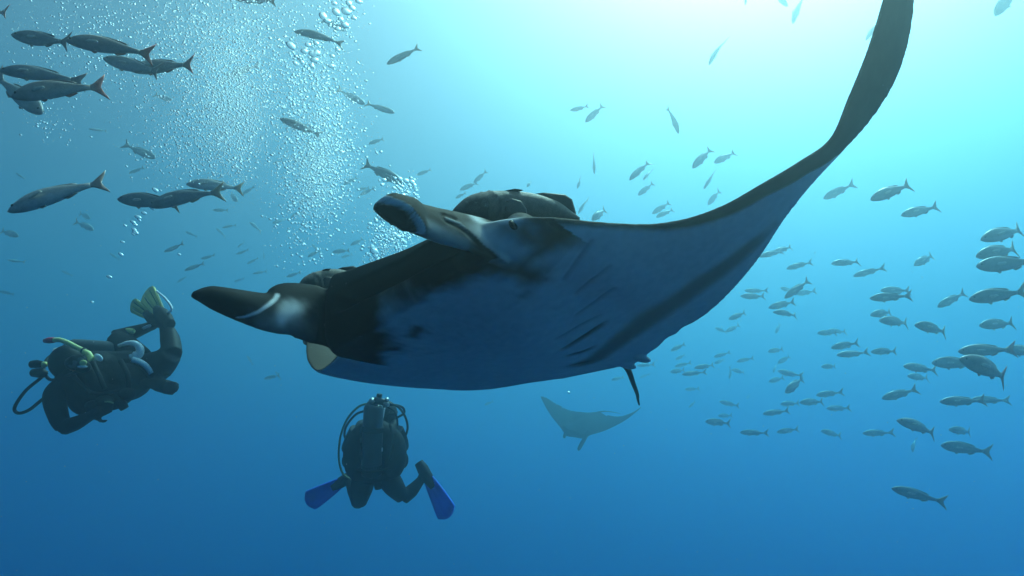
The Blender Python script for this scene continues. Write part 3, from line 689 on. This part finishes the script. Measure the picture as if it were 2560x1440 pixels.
# ---------------------------------------------------------------- divers
neo = mat('neoprene', (.012, .013, .015), .6, noise=9., var=.3, bump=.3, bscale=25.)
neo2 = mat('vest_cordura', (.008, .009, .011), .65, noise=14., var=.4, bump=.5, bscale=40.)
rubber = mat('hose_rubber', (.012, .013, .013), .4)
hose_y = mat('hose_yellow', (.22, .30, .16), .4)
metal = mat('tank_metal', (.05, .06, .065), .35, metallic=.3, spec=.5, noise=6., var=.2)
chrome = mat('chrome', (.35, .37, .38), .45, metallic=.6)
white_p = mat('white_panel', (.85, .88, .90), .5, noise=8., var=.15)
yel = mat('snorkel_yellow', (.78, .75, .30), .35); red = mat('snorkel_red', (.65, .05, .10), .4)
glass = mat('mask_glass', (.10, .13, .14), .05, spec=.6)
bluef = mat('fin_blue', (.01, .13, .85), .35, noise=5., var=.25, spec=.3)
olive = mat('fin_olive', (.85, .74, .26), .45, noise=7., var=.15); rib_m = mat('fin_rib', (.07, .065, .03), .5)
skin_m = mat('face_skin', (.42, .26, .19), .5)
def person(name, label, M0):
    r = empty('person', Matrix.Translation(M0)); tag(r, label, 'person'); return r
def put(root, name, vf, m, smooth=True):
    """a part given in world space, kept in the root's space"""
    base = root.matrix_world.translation if root.parent is None else root.parent.matrix_world.translation
    off = Vector(base)
    if root.parent is not None: off = Vector(root['_off'])
    else: root['_off'] = tuple(off)
    o = mesh_obj(name, [Vector(v) - off for v in vf[0]], vf[1], m, root, smooth); o['_off'] = tuple(off); return o
def hull(parts, voxel, sm):
    return remeshed('body', parts, voxel, sm)
def me_vf(me): return [tuple(v.co) for v in me.vertices], [tuple(p.vertices) for p in me.polygons]
def blob(c, r, axes=None, nu=20, nv=14):
    V, Fc = ellipsoid((0, 0, 0), r, nu, nv); R = axes if axes is not None else CAM.to_3x3()
    return [Vector(c) + R @ Vector(v) for v in V], Fc
def limb(pts, rads, seg=14): 
    C = spline(pts, 6); k = np.linspace(0, len(rads) - 1, len(C)); return tube(C, list(np.interp(k, range(len(rads)), rads)), seg)
def hand(wrist, direc, up, s=1.0, side=1):
    """gloved hand: palm and five bent fingers"""
    w0 = Vector(wrist); d = Vector(direc).normalized(); u = Vector(up); u = (u - d * u.dot(d)).normalized(); sd_ = d.cross(u)
    parts = [limb([w0, w0 + d * .05 * s, w0 + d * .10 * s], [.030 * s, .042 * s, .040 * s], 10)]
    for i, ln in enumerate((.068, .078, .074, .058)):
        b0 = w0 + d * (.09 * s) + sd_ * ((i - 1.5) * .021 * s)
        parts.append(limb([b0, b0 + d * ln * .5 * s - u * .006 * s, b0 + d * ln * .85 * s - u * .028 * s], [.0115 * s, .011 * s, .009 * s], 8))
    b0 = w0 + d * .035 * s + sd_ * (.036 * s * side)
    parts.append(limb([b0, b0 + (d * .6 + sd_ * side) * .035 * s - u * .01 * s, b0 + (d + sd_ * .7 * side) * .05 * s - u * .02 * s], [.014 * s, .013 * s, .010 * s], 8))
    return parts
def swim_fin(root, foot, tip, wdir, wid, m, rib, pocket, label=None):
    """fin: a foot pocket and a ribbed blade that flares to the tip"""
    f0, t0 = Vector(foot), Vector(tip); ax = (t0 - f0); L = ax.length; ax.normalize(); wd = Vector(wdir); wd = (wd - ax * wd.dot(ax)).normalized(); nm = ax.cross(wd)
    V = []; Fc = []; nu, nv = 12, 13
    for side in (1, -1):
        for i in range(nu):
            s = i / (nu - 1); hw = wid * (.42 + .58 * min(1, s * 1.25) ** .8) * (1 if s < .93 else math.sqrt(max(.1, 1 - ((s - .93) / .08) ** 2)))
            for j in range(nv):
                q = -1 + 2 * j / (nv - 1); rid = .006 * (math.cos(q * 9.5) + 1) * (1 - s * .5)
                V.append(f0 + ax * (L * (s + .03 * (1 - q * q) * (s > .9))) + wd * (hw * q) + nm * (side * (.004 + rid * .6 + .006 * (abs(q) > .9)) + .05 * L * s * s))
    for b in range(2):
        for i in range(nu - 1):
            for j in range(nv - 1):
                a = b * nu * nv + i * nv + j; q = (a, a + 1, a + nv + 1, a + nv); Fc.append(q if b == 0 else q[::-1])
    for i in range(nu - 1):
        for j in (0, nv - 1):
            a = i * nv + j; q = (a, a + nv, a + nv + nu * nv, a + nu * nv); Fc.append(q if j == 0 else q[::-1])
    for i in (0, nu - 1):
        for j in range(nv - 1):
            a = i * nv + j; Fc.append((a, a + 1, a + 1 + nu * nv, a + nu * nv))
    fin = put(root, 'swim_fin', (V, Fc), m)
    if label: fin['label'] = label
    fin['_off'] = tuple(root['_off'])
    pk = limb([f0 - ax * .16 + nm * .005, f0 - ax * .08, f0 + ax * .02, f0 + ax * .12], [.045, .058, .055, .03], 12)
    o = put(root, 'foot_pocket', pk, pocket)
    for q in (-.93, -.45, 0, .45, .93):
        pts = [f0 + ax * (L * s) + wd * (q * wid * (.42 + .58 * min(1, s * 1.25) ** .8)) + nm * (.05 * L * s * s) for s in (.0, .3, .6, .9)]
        o = mesh_obj('rib', [Vector(v) - Vector(root['_off']) for v in tube(spline(pts, 3), .0075, 6)[0]], tube(spline(pts, 3), .0075, 6)[1], rib, fin)
    return fin

# --- the diver in the middle, seen from behind
D1 = 6.0
def m1(px, py, dz=0): return at(px, py, D1 + dz)
p1 = person('person', 'scuba diver in black gear seen from behind, bright blue fins, below the manta', m1(938, 1180))
parts = [limb([m1(938, 1200, .02), m1(936, 1165, .02), m1(938, 1110, .04), m1(942, 1068, .05), m1(948, 1040, .08)], [.15, .145, .175, .165, .06]),
         blob(m1(966, 1034, .10), (.105, .125, .115)), limb([m1(955, 1070, .08), m1(964, 1045, .1)], [.07, .065]),
         limb([m1(893, 1075, .03), m1(876, 1105, .10), m1(868, 1122, .3), m1(885, 1110, .52)], [.075, .065, .052, .036]),
         limb([m1(990, 1075, .03), m1(1004, 1105, .10), m1(1006, 1118, .3), m1(985, 1105, .52)], [.075, .065, .052, .036]),
         limb([m1(912, 1185, .02), m1(903, 1225, .0), m1(897, 1258, .04)], [.115, .105, .072]), limb([m1(897, 1256, .05), m1(885, 1226, .28), m1(872, 1200, .46)], [.07, .066, .042]),
         limb([m1(962, 1182, .02), m1(985, 1216, .0), m1(1008, 1245, .02)], [.115, .10, .065]), limb([m1(1008, 1245, .02), m1(1030, 1226, .10), m1(1054, 1198, .18)], [.064, .064, .04]),
         limb([m1(1054, 1200, .18), m1(1060, 1184, .18), m1(1066, 1192, .12)], [.045, .046, .04]), limb([m1(874, 1202, .46), m1(866, 1194, .50), m1(858, 1200, .46)], [.045, .046, .04])]
parts += hand(m1(885, 1110, .50), m1(895, 1105, .7) - m1(885, 1110, .5), UPC, 1, 1) + hand(m1(985, 1105, .50), m1(975, 1100, .7) - m1(985, 1105, .5), UPC, 1, -1)
put(p1, 'body', me_vf(hull(parts, .011, 3)), neo)
vest = [blob(m1(936, 1125, -.08), (.275, .285, .15)), blob(m1(893, 1140, -.10), (.13, .23, .13)), blob(m1(984, 1135, -.10), (.12, .23, .13)), blob(m1(938, 1180, -.06), (.21, .10, .13)),
        blob(m1(868, 1152, -.02), (.05, .07, .06)), blob(m1(1008, 1150, -.02), (.05, .08, .06)), limb([m1(905, 1085, -.1), m1(900, 1065, .02), m1(908, 1058, .15)], [.045, .045, .04]), limb([m1(975, 1085, -.1), m1(985, 1062, .02), m1(978, 1055, .15)], [.045, .045, .04])]
bv_ = put(p1, 'buoyancy_vest', me_vf(hull(vest, .012, 3)), neo2)
tk = limb([m1(936, 1008, -.20), m1(934, 1020, -.20), m1(931, 1100, -.22), m1(929, 1172, -.20), m1(929, 1184, -.19)], [.03, .088, .092, .092, .05], 24)
tank = put(p1, 'air_tank', tk, metal)
mesh_obj('tank_boot', [Vector(v) - Vector(p1['_off']) for v in limb([m1(929, 1160, -.20), m1(929, 1186, -.19)], [.097, .09], 24)[0]], limb([m1(929, 1160, -.20), m1(929, 1186, -.19)], [.097, .09], 24)[1], rubber, tank)
mesh_obj('tank_band', [Vector(v) - Vector(p1['_off']) for v in limb([m1(933, 1066, -.215), m1(932, 1078, -.215)], [.099, .099], 24)[0]], limb([m1(933, 1066, -.215), m1(932, 1078, -.215)], [.099, .099], 24)[1], neo2, tank)
def sub(root, par, name, vf, m): return mesh_obj(name, [Vector(v) - Vector(root['_off']) for v in vf[0]], vf[1], m, par)
sub(p1, tank, 'valve', limb([m1(938, 1012, -.20), m1(942, 1000, -.2), m1(948, 988, -.2)], [.028, .024, .018], 10), chrome)
sub(p1, tank, 'valve_knob', limb([m1(948, 993, -.2), m1(949, 985, -.2)], [.026, .026], 12), rubber)
sub(p1, tank, 'first_stage', limb([m1(926, 1006, -.19), m1(940, 1002, -.2), m1(966, 1006, -.2)], [.03, .036, .028], 12), metal)
for a_, b_, r_ in (((928, 1004), (932, 1000), .026), ((962, 1008), (970, 1013), .024), ((966, 1002), (968, 998), .02)): sub(p1, tank, 'port', limb([m1(*a_, -.22), m1(*b_, -.24)], [r_, r_], 8), chrome)
for pts, r_, mm in (([(926, 1008, -.18), (898, 1016, -.1), (870, 1045, 0), (853, 1085, .05), (847, 1125, .05), (849, 1160, .02), (860, 1188, 0), (884, 1201, 0)], .0105, hose_y),
                    ([(916, 1026, -.16), (890, 1036, -.05), (868, 1062, .05), (861, 1085, .1), (866, 1099, .12), (874, 1102, .08)], .011, rubber),
                    ([(970, 1012, -.18), (992, 1013, -.1), (1008, 1020, 0), (1010, 1033, .08), (996, 1042, .14), (984, 1046, .18)], .011, rubber),
                    ([(972, 1008, -.18), (996, 1018, -.1), (1013, 1042, 0), (1019, 1068, .05), (1013, 1092, .05), (1004, 1104, .02)], .011, rubber),
                    ([(966, 1016, -.2), (984, 1026, -.16), (992, 1044, -.1), (994, 1062, -.06)], .009, rubber)):
    put(p1, 'hose', tube(spline([m1(*q) for q in pts], 6), r_, 8), mm)
sub(p1, bv_, 'buckle', blob(m1(914, 1146, -.23), (.018, .012, .01)), white_p); sub(p1, bv_, 'buckle', blob(m1(955, 1124, -.23), (.008, .02, .01)), white_p)
sub(p1, bv_, 'dump_valve', blob(m1(902, 1101, -.235), (.022, .022, .012)), metal)
for a_, b_, c_, r_ in (((905, 1060, -.18), (896, 1100, -.25), (902, 1150, -.24), .014), ((975, 1060, -.18), (982, 1100, -.25), (974, 1150, -.24), .014), ((872, 1165, -.14), (930, 1180, -.29), (1000, 1162, -.14), .016)):
    put(p1, 'strap', tube(spline([m1(*a_), m1(*b_), m1(*c_)], 6), r_, 6), neo)
put(p1, 'strap_end', limb([m1(978, 1186, -.1), m1(964, 1200, -.12), m1(952, 1204, -.12)], [.016, .02, .01], 8), neo2)
put(p1, 'tank_highlight', tube(spline([m1(962, 1020, -.14), m1(958, 1040, -.17), m1(954, 1056, -.2)], 4), .007, 6), white_p)  # white strip standing in for the highlight on the tank
put(p1, 'pressure_gauge', limb([m1(944, 1205, -.1), m1(946, 1222, -.1)], [.04, .034], 12), rubber)
put(p1, 'hood_strap', tube(spline([m1(940, 1030, .06), m1(958, 1036, -.005), m1(984, 1034, .02), m1(992, 1030, .1)], 5), .012, 6), neo2)
swim_fin(p1, m1(856, 1204, .44), m1(768, 1258, .30), CAM @ Vector((-.52, .85, .3)), .105, bluef, bluef, neo)
swim_fin(p1, m1(1068, 1192, .14), m1(1124, 1290, -.02), CAM @ Vector((.87, .5, .3)), .105, bluef, bluef, neo)

# --- the diver on the left, swimming towards the left edge
D2 = 4.7
def m2(px, py, dz=0): return at(px, py, D2 + dz)
p2 = person('person', 'scuba diver at the left in black wetsuit with yellow snorkel and olive fins', m2(250, 950))
parts = [limb([m2(372, 930, .12), m2(330, 928, .10), m2(270, 938, .05), m2(215, 940, .0), m2(185, 925, -.04)], [.13, .15, .185, .19, .08]),
         blob(m2(168, 905, -.10), (.115, .125, .12)), limb([m2(205, 925, -.02), m2(175, 910, -.08)], [.08, .075]),
         limb([m2(170, 960, -.12), m2(138, 990, -.20), m2(146, 1040, -.24), m2(160, 1068, -.26)], [.085, .078, .064, .055]), limb([m2(160, 1068, -.26), m2(190, 1058, -.30), m2(225, 1040, -.30)], [.056, .05, .036]),
         limb([m2(235, 985, -.10), m2(280, 1002, -.12), m2(310, 990, -.1)], [.085, .07, .056]), limb([m2(310, 990, -.1), m2(345, 970, -.06), m2(376, 956, -.05)], [.058, .05, .036]),
         limb([m2(372, 925, .10), m2(402, 910, .05), m2(430, 885, .02)], [.13, .11, .075]), limb([m2(430, 886, .02), m2(425, 848, .12), m2(412, 808, .22)], [.072, .07, .042]),
         limb([m2(340, 900, .20), m2(312, 868, .30), m2(286, 846, .34)], [.12, .10, .07]), limb([m2(286, 846, .34), m2(325, 834, .42), m2(376, 816, .5)], [.068, .06, .038]),
         limb([m2(412, 810, .22), m2(402, 797, .24), m2(392, 792, .22)], [.045, .046, .035]), limb([m2(376, 816, .5), m2(388, 806, .5), m2(382, 798, .46)], [.042, .042, .033])]
parts += hand(m2(225, 1040, -.30), m2(255, 1026, -.30) - m2(225, 1040, -.3), CAM @ Vector((0, 0, 1)), 1, 1) + hand(m2(376, 956, -.05), m2(412, 966, -.05) - m2(376, 956, -.05), CAM @ Vector((0, .3, 1)), 1.25, -1)
put(p2, 'body', me_vf(hull(parts, .011, 3)), neo)
vest2 = [blob(m2(235, 945, -.02), (.25, .20, .22)), blob(m2(300, 955, .0), (.22, .15, .20)), blob(m2(215, 990, -.12), (.12, .14, .12)), blob(m2(275, 985, -.12), (.16, .11, .12)), blob(m2(345, 950, .02), (.10, .10, .15)), limb([m2(200, 900, -.12), m2(225, 935, -.2), m2(250, 975, -.22)], [.04, .05, .04])]
bv2 = put(p2, 'buoyancy_vest', me_vf(hull(vest2, .012, 3)), neo2)
tank2 = put(p2, 'air_tank', limb([m2(170, 878, .20), m2(182, 876, .20), m2(260, 882, .24), m2(318, 890, .28), m2(328, 892, .28)], [.03, .088, .092, .092, .05], 24), metal)
sub(p2, tank2, 'valve', limb([m2(168, 879, .2), m2(150, 878, .18)], [.03, .022], 10), chrome)
mk = put(p2, 'mask', limb([m2(178, 908, -.22), m2(190, 906, -.245), m2(207, 902, -.215)], [.045, .055, .045], 14), rubber)
sub(p2, mk, 'lens', blob(m2(181, 909, -.285), (.036, .030, .012)), glass); sub(p2, mk, 'lens', blob(m2(201, 904, -.275), (.032, .030, .012)), glass)
sub(p2, mk, 'strap', tube(spline([m2(206, 900, -.22), m2(212, 893, -.12), m2(196, 880, -.02)], 5), .014, 8), rubber)
put(p2, 'face', blob(m2(192, 918, -.205), (.05, .05, .03)), skin_m)
sn = put(p2, 'snorkel', tube(spline([m2(134, 850, -.10), m2(150, 850, -.12), m2(172, 858, -.15), m2(195, 870, -.18), m2(209, 876, -.2)], 6), .017, 10), yel)
sub(p2, sn, 'snorkel_tip', tube([m2(112, 852, -.08), m2(122, 851, -.09), m2(136, 850, -.10)], [.016, .022, .020], 10), red)
sub(p2, sn, 'lower_tube', tube(spline([m2(211, 880, -.22), m2(222, 886, -.24), m2(229, 900, -.25)], 5), .021, 10), yel)
sub(p2, sn, 'clip', blob(m2(210, 878, -.21), (.022, .025, .022)), rubber)
rg = put(p2, 'regulator', blob(m2(208, 918, -.28), (.052, .042, .035)), rubber)
sub(p2, rg, 'purge_button', blob(m2(208, 907, -.315), (.026, .02, .012)), yel); sub(p2, rg, 'mask_glint', blob(m2(206, 917, -.315), (.035, .010, .010)), white_p)  # the small white bar is a painted glint of the mask glass
put(p2, 'shoulder_buckle', blob(m2(246, 894, -.24), (.035, .022, .012), (CAM.to_3x3() @ Matrix.Rotation(-.6, 3, 'Z'))), white_p)
put(p2, 'hose', tube(spline([m2(118, 932, -.05), m2(96, 950, -.1), m2(66, 975, -.14), m2(44, 1004, -.16), m2(36, 1024, -.16), m2(48, 1033, -.16), m2(74, 1024, -.16), m2(104, 1000, -.16), m2(132, 980, -.18)], 6), .0115, 8), rubber)
put(p2, 'hose', tube(spline([m2(152, 878, .16), m2(120, 895, .06), m2(110, 925, -.04), m2(130, 950, -.14), m2(190, 930, -.26), m2(206, 920, -.27)], 6), .0115, 8), rubber)
dl = put(p2, 'dive_light', limb([m2(78, 911, -.12), m2(92, 910, -.12), m2(116, 912, -.1)], [.026, .03, .02], 12), rubber)
sub(p2, dl, 'light_rim', limb([m2(108, 911, -.13), m2(116, 911, -.13)], [.022, .018], 12), yel)
put(p2, 'octopus_regulator', limb([m2(84, 932, -.1), m2(100, 932, -.12), m2(118, 936, -.1)], [.03, .036, .022], 12), rubber)
wp = put(p2, 'hip_panel', tube(spline([m2(297, 864, -.02), m2(318, 858, -.04), m2(338, 859, -.05), m2(350, 872, -.05), m2(345, 887, -.06), m2(324, 893, -.08)], 6), [.012] * 3 + list(np.linspace(.014, .034, 25)) + [.02] * 3, 10), white_p)
put(p2, 'hip_strap', tube(spline([m2(330, 898, -.1), m2(352, 906, -.08), m2(368, 918, -.06), m2(379, 932, -.04)], 6), .021, 8), white_p)
for a_, b_, c_, r_ in (((178, 930, -.22), (200, 960, -.27), (228, 985, -.30), .016), ((232, 905, -.22), (248, 940, -.26), (262, 972, -.27), .016), ((205, 975, -.28), (250, 985, -.29), (300, 975, -.22), .014), ((300, 900, -.15), (318, 935, -.20), (322, 970, -.17), .018)):
    st_ = put(p2, 'strap', tube(spline([m2(*a_), m2(*b_), m2(*c_)], 6), r_, 6), neo)
for q, r_ in (((262, 1006, -.27), .05), ((318, 985, -.22), .045), ((232, 1015, -.28), .04)): put(p2, 'pocket', blob(m2(*q), (r_ * 1.3, r_, r_)), neo2)
put(p2, 'pocket_trim', tube(spline([m2(262, 1004, -.335), m2(274, 1005, -.335), m2(284, 1008, -.325)], 4), .006, 6), hose_y)
put(p2, 'gauge_console', limb([m2(292, 1000, -.25), m2(305, 1012, -.25), m2(312, 1022, -.25)], [.03, .034, .028], 10), rubber)
put(p2, 'shoulder_ring', tube(spline([m2(150, 873, -.02), m2(140, 872, -.06), m2(132, 878, -.08)], 5), .009, 6), white_p)
put(p2, 'fin_strap', tube(spline([m2(308, 829, .40), m2(320, 826, .38), m2(334, 829, .37)], 5), .020, 8), yel)
put(p2, 'fin_strap', tube(spline([m2(355, 822, .44), m2(366, 817, .44), m2(376, 813, .44)], 5), .012, 8), white_p)
swim_fin(p2, m2(384, 794, .40), m2(324, 760, .62), CAM @ Vector((.49, .87, .15)), .058, olive, rib_m, neo)
swim_fin(p2, m2(405, 788, .22), m2(360, 728, .50), CAM @ Vector((.78, .63, .15)), .078, olive, rib_m, neo)
put(p2, 'fin_rail', tube(spline([m2(392, 728, .34), m2(412, 745, .26), m2(429, 768, .18), m2(424, 780, .17), m2(410, 785, .18)], 6), .009, 8), white_p)
for o in bpy.data.objects:
    if '_off' in o: del o['_off']

# ---------------------------------------------------------------- bubbles
def bubble_mat(name, milk, rough, tr=(1, 1, 1, 1)):
    """air in water (index 0.75): refracts, reflects wholly at the rim; milk = share of scattering film"""
    m = bpy.data.materials.new(name); m.use_nodes = True; nt = m.node_tree; nt.nodes.remove(nt.nodes['Principled BSDF'])
    out = nt.nodes['Material Output']; g = nt.nodes.new('ShaderNodeBsdfGlass'); g.inputs['IOR'].default_value = .752; g.inputs['Roughness'].default_value = rough
    t = nt.nodes.new('ShaderNodeBsdfTranslucent'); t.inputs[0].default_value = (.97, .97, .97, 1); d = nt.nodes.new('ShaderNodeBsdfDiffuse'); d.inputs[0].default_value = (.95, .95, .95, 1)
    m1_ = nt.nodes.new('ShaderNodeMixShader'); m1_.inputs[0].default_value = .35; nt.links.new(t.outputs[0], m1_.inputs[1]); nt.links.new(d.outputs[0], m1_.inputs[2])
    tp = nt.nodes.new('ShaderNodeBsdfTransparent'); m2_ = nt.nodes.new('ShaderNodeMixShader'); m2_.inputs[0].default_value = .5; nt.links.new(tp.outputs[0], m2_.inputs[1]); nt.links.new(m1_.outputs[0], m2_.inputs[2])
    mx = nt.nodes.new('ShaderNodeMixShader'); mx.inputs[0].default_value = milk
    nt.links.new(g.outputs[0], mx.inputs[1]); nt.links.new(m2_.outputs[0], mx.inputs[2]); nt.links.new(mx.outputs[0], out.inputs['Surface']); return m
bub_m = bubble_mat('bubble_air', .0, .38)
bub_w = bubble_mat('bubble_foam', 1.0, .3)
def ico(sub_):
    bm = bmesh.new(); bmesh.ops.create_icosphere(bm, subdivisions=sub_, radius=1); bm.verts.ensure_lookup_table()
    V = np.array([v.co[:] for v in bm.verts]); Fc = np.array([[v.index for v in f.verts] for f in bm.faces]); bm.free(); return V, Fc
rs = np.random.RandomState(11)
def plume(name, label, samples, m, detail, streak=(1., 1., .75)):
    """many small bubbles as one mass: samples = [(px, py, depth, radius_px)]"""
    V0_, F0_ = ico(detail); Vs = []; Fs = []; ax = CAM.to_3x3() @ Matrix.Rotation(math.radians(-28), 3, 'Z'); A = np.array(ax); sk = np.array(streak)
    for px, py, d, r in samples:
        c = np.array(at(px, py, d)); rr = r * d / F; Fs.append(F0_ + len(Vs) * len(V0_)); Vs.append(c + (V0_ * sk * rr) @ A.T)
    Vs = np.concatenate(Vs); Fs = np.concatenate(Fs); me = bpy.data.meshes.new(name)
    me.vertices.add(len(Vs)); me.vertices.foreach_set('co', Vs.astype(np.float32).ravel())
    me.loops.add(Fs.size); me.loops.foreach_set('vertex_index', Fs.astype(np.int32).ravel()); me.polygons.add(len(Fs))
    me.polygons.foreach_set('loop_start', np.arange(0, Fs.size, 3, dtype=np.int32)); me.polygons.foreach_set('loop_total', np.full(len(Fs), 3, np.int32))
    me.polygons.foreach_set('use_smooth', np.ones(len(Fs), bool)); me.update(); me.validate(); me.materials.append(m)
    o = bpy.data.objects.new(name, me); col.objects.link(o); return tag(o, label, 'bubbles', kind='stuff')
def gauss2(n, cx, cy, sx, sy, ang=0):
    a = rs.normal(size=n) * sx; b = rs.normal(size=n) * sy; c, s = math.cos(ang), math.sin(ang); return np.stack([cx + a * c - b * s, cy + a * s + b * c], 1)
def mk_samples(blobs, d0, dd, r0, r1, clip=None):
    out = []
    for n, cx, cy, sx, sy, ang in blobs:
        for x, y in gauss2(n, cx, cy, sx, sy, ang):
            if clip and not clip(x, y): continue
            out.append((x, y, d0 + rs.normal() * dd, r0 * (r1 / r0) ** (rs.rand() ** 2.2)))
    return out
A_ = [(3600, 560, 190, 80, 150, .1), (2600, 585, 280, 42, 90, 0), (1900, 480, 90, 130, 100, 0), (800, 300, 90, 150, 80, .3), (900, 470, 330, 60, 80, .5), (130, 130, 120, 90, 60, .3), (110, 120, 310, 40, 30, .6), (260, 650, 60, 90, 80, 0)]
plume('bubble_cloud', 'wide cloud of fine sparkling bubbles in the upper left', mk_samples(A_, 4.6, .5, .8, 2.7, lambda x, y: y < 480 and x < 830), bub_m, 1, (1.8, 1., .8))
plume('bubble_mist', 'whitish mist of the finest bubbles inside the cloud and the column', mk_samples([(22000, 565, 180, 70, 140, .08), (16000, 590, 285, 38, 75, 0), (5000, 470, 100, 120, 110, 0), (3000, 500, 350, 60, 60, .3), (14000, 795, 430, 42, 80, .1), (7000, 795, 270, 50, 90, .1)], 4.9, .4, .35, .9, lambda x, y: y < 540), bub_m, 1)
B_ = [(2200, 790, 440, 46, 75, .1), (1700, 800, 340, 50, 90, .1), (900, 760, 210, 60, 60, .2), (260, 850, 40, 30, 50, .5), (120, 770, 590, 50, 50, 0), (200, 790, 130, 45, 50, .3)]
plume('bubble_column', 'tall rising column of bubbles left of the manta head', mk_samples(B_, 5.2, .35, 1., 3.6, lambda x, y: 640 < x < 960 and y < 720), bub_m, 1, (1.5, 1., .8))
C_ = [(900, 985, 590, 28, 45, .5), (160, 1010, 470, 28, 14, .3), (120, 1005, 510, 30, 25, 0), (60, 935, 635, 14, 22, .3), (120, 960, 560, 25, 30, 0)]
plume('bubble_burst', 'bright burst of bubbles rising just behind the near head fin', mk_samples(C_, 5.6, .2, 1.1, 4.2, lambda x, y: x < 1048), bub_m, 1, (1.35, 1., .85))
bme_v, bme_f = ico(2)
bme = bpy.data.meshes.new('air_bubble'); bme.from_pydata([tuple(v * np.array([1, .9, .7])) for v in bme_v], [], [tuple(int(i) for i in f) for f in bme_f]); bme.update()
bme.polygons.foreach_set('use_smooth', [True] * len(bme.polygons)); bme.materials.append(bub_m)
def bubble(px, py, d, r, label, group, st=1.4):
    o = bpy.data.objects.new('air_bubble', bme); col.objects.link(o); rr = r * d / F
    o.matrix_world = Matrix.Translation(at(px, py, d)) @ CAM.to_3x3().to_4x4() @ Matrix.Rotation(math.radians(rs.uniform(-45, -15)), 4, 'Z') @ Matrix.Diagonal((rr * st, rr, rr, 1)); tag(o, label, 'bubble', group)
for x, y, r in ((807, 40, 9), (818, 52, 7), (840, 30, 9), (865, 28, 10), (862, 62, 8), (852, 48, 6), (880, 20, 7), (872, 8, 7), (896, 3, 6), (885, 45, 5), (845, 72, 6), (835, 8, 6)):
    bubble(x, y, 3.6, r, 'large glinting bubble above the neat grey fish near the top', 'large bubbles above the neat grey fish')
bubble(727, 114, 3.4, 9, 'single big bright bubble left of the column near the top', 'large bubbles above the neat grey fish', 1.7)
for x, y, r in ((770, 112, 6), (790, 108, 6), (760, 128, 7), (782, 135, 8), (792, 132, 7), (786, 150, 8), (830, 140, 5), (845, 125, 5), (780, 165, 5), (828, 165, 6), (738, 158, 5), (755, 155, 5)):
    bubble(x, y, 3.9, r, 'large glinting bubble just below the neat grey fish', 'large bubbles below the neat grey fish')
for x, y, r in ((1000, 447, 5), (1015, 452, 6), (1030, 455, 6), (1036, 463, 5), (1038, 470, 4), (960, 450, 5), (955, 462, 4), (985, 470, 4), (1008, 488, 5), (1012, 494, 5)):
    bubble(x, y, 5.0, r, 'bright bubble beside the fish above the near head fin', 'bubbles by the fish above the near head fin')
for x, y, r in ((345, 543, 5), (360, 533, 4), (332, 555, 4), (337, 561, 4), (348, 550, 3), (335, 574, 4), (313, 564, 3), (338, 581, 5), (333, 585, 3), (380, 519, 5), (388, 475, 5), (306, 605, 3), (302, 636, 4), (273, 692, 4)):
    bubble(x, y, 4.4, r, 'bubble in the thin trail below the overlapping trio of fish', 'thin bubble trail below the trio', 1.9)
for x, y, r in ((590, 417, 4), (448, 636, 3), (1422, 981, 3), (230, 755, 3)):
    bubble(x, y, 4.4, r, {590: 'lone bubble above the orange-tailed fish', 448: 'lone bubble low in the blue left of the manta', 1422: 'lone bubble under the manta belly', 230: 'lone bubble just above the left diver'}[x], 'lone bubbles', 1.5)
for x, y, r in ((935, 628, 9), (931, 618, 6), (938, 640, 6), (985, 585, 6), (995, 592, 6), (978, 600, 5), (950, 545, 6), (940, 552, 5), (962, 540, 6), (925, 560, 5), (1005, 600, 5), (1012, 606, 5), (948, 570, 4), (990, 555, 4)):
    bubble(x, y, 5.4, r, 'bright bubble in the burst against the dark head edge', 'bubbles behind the near head fin', 1.3)
snow = [(rs.uniform(0, 2560), rs.uniform(0, 1440), rs.uniform(1.4, 7), rs.uniform(.5, 1.3)) for _ in range(260)]
plume('drifting_plankton', 'scattered specks of plankton drifting in the water', snow, mat('plankton', (.7, .7, .62), .6), 1, (1, 1, 1))
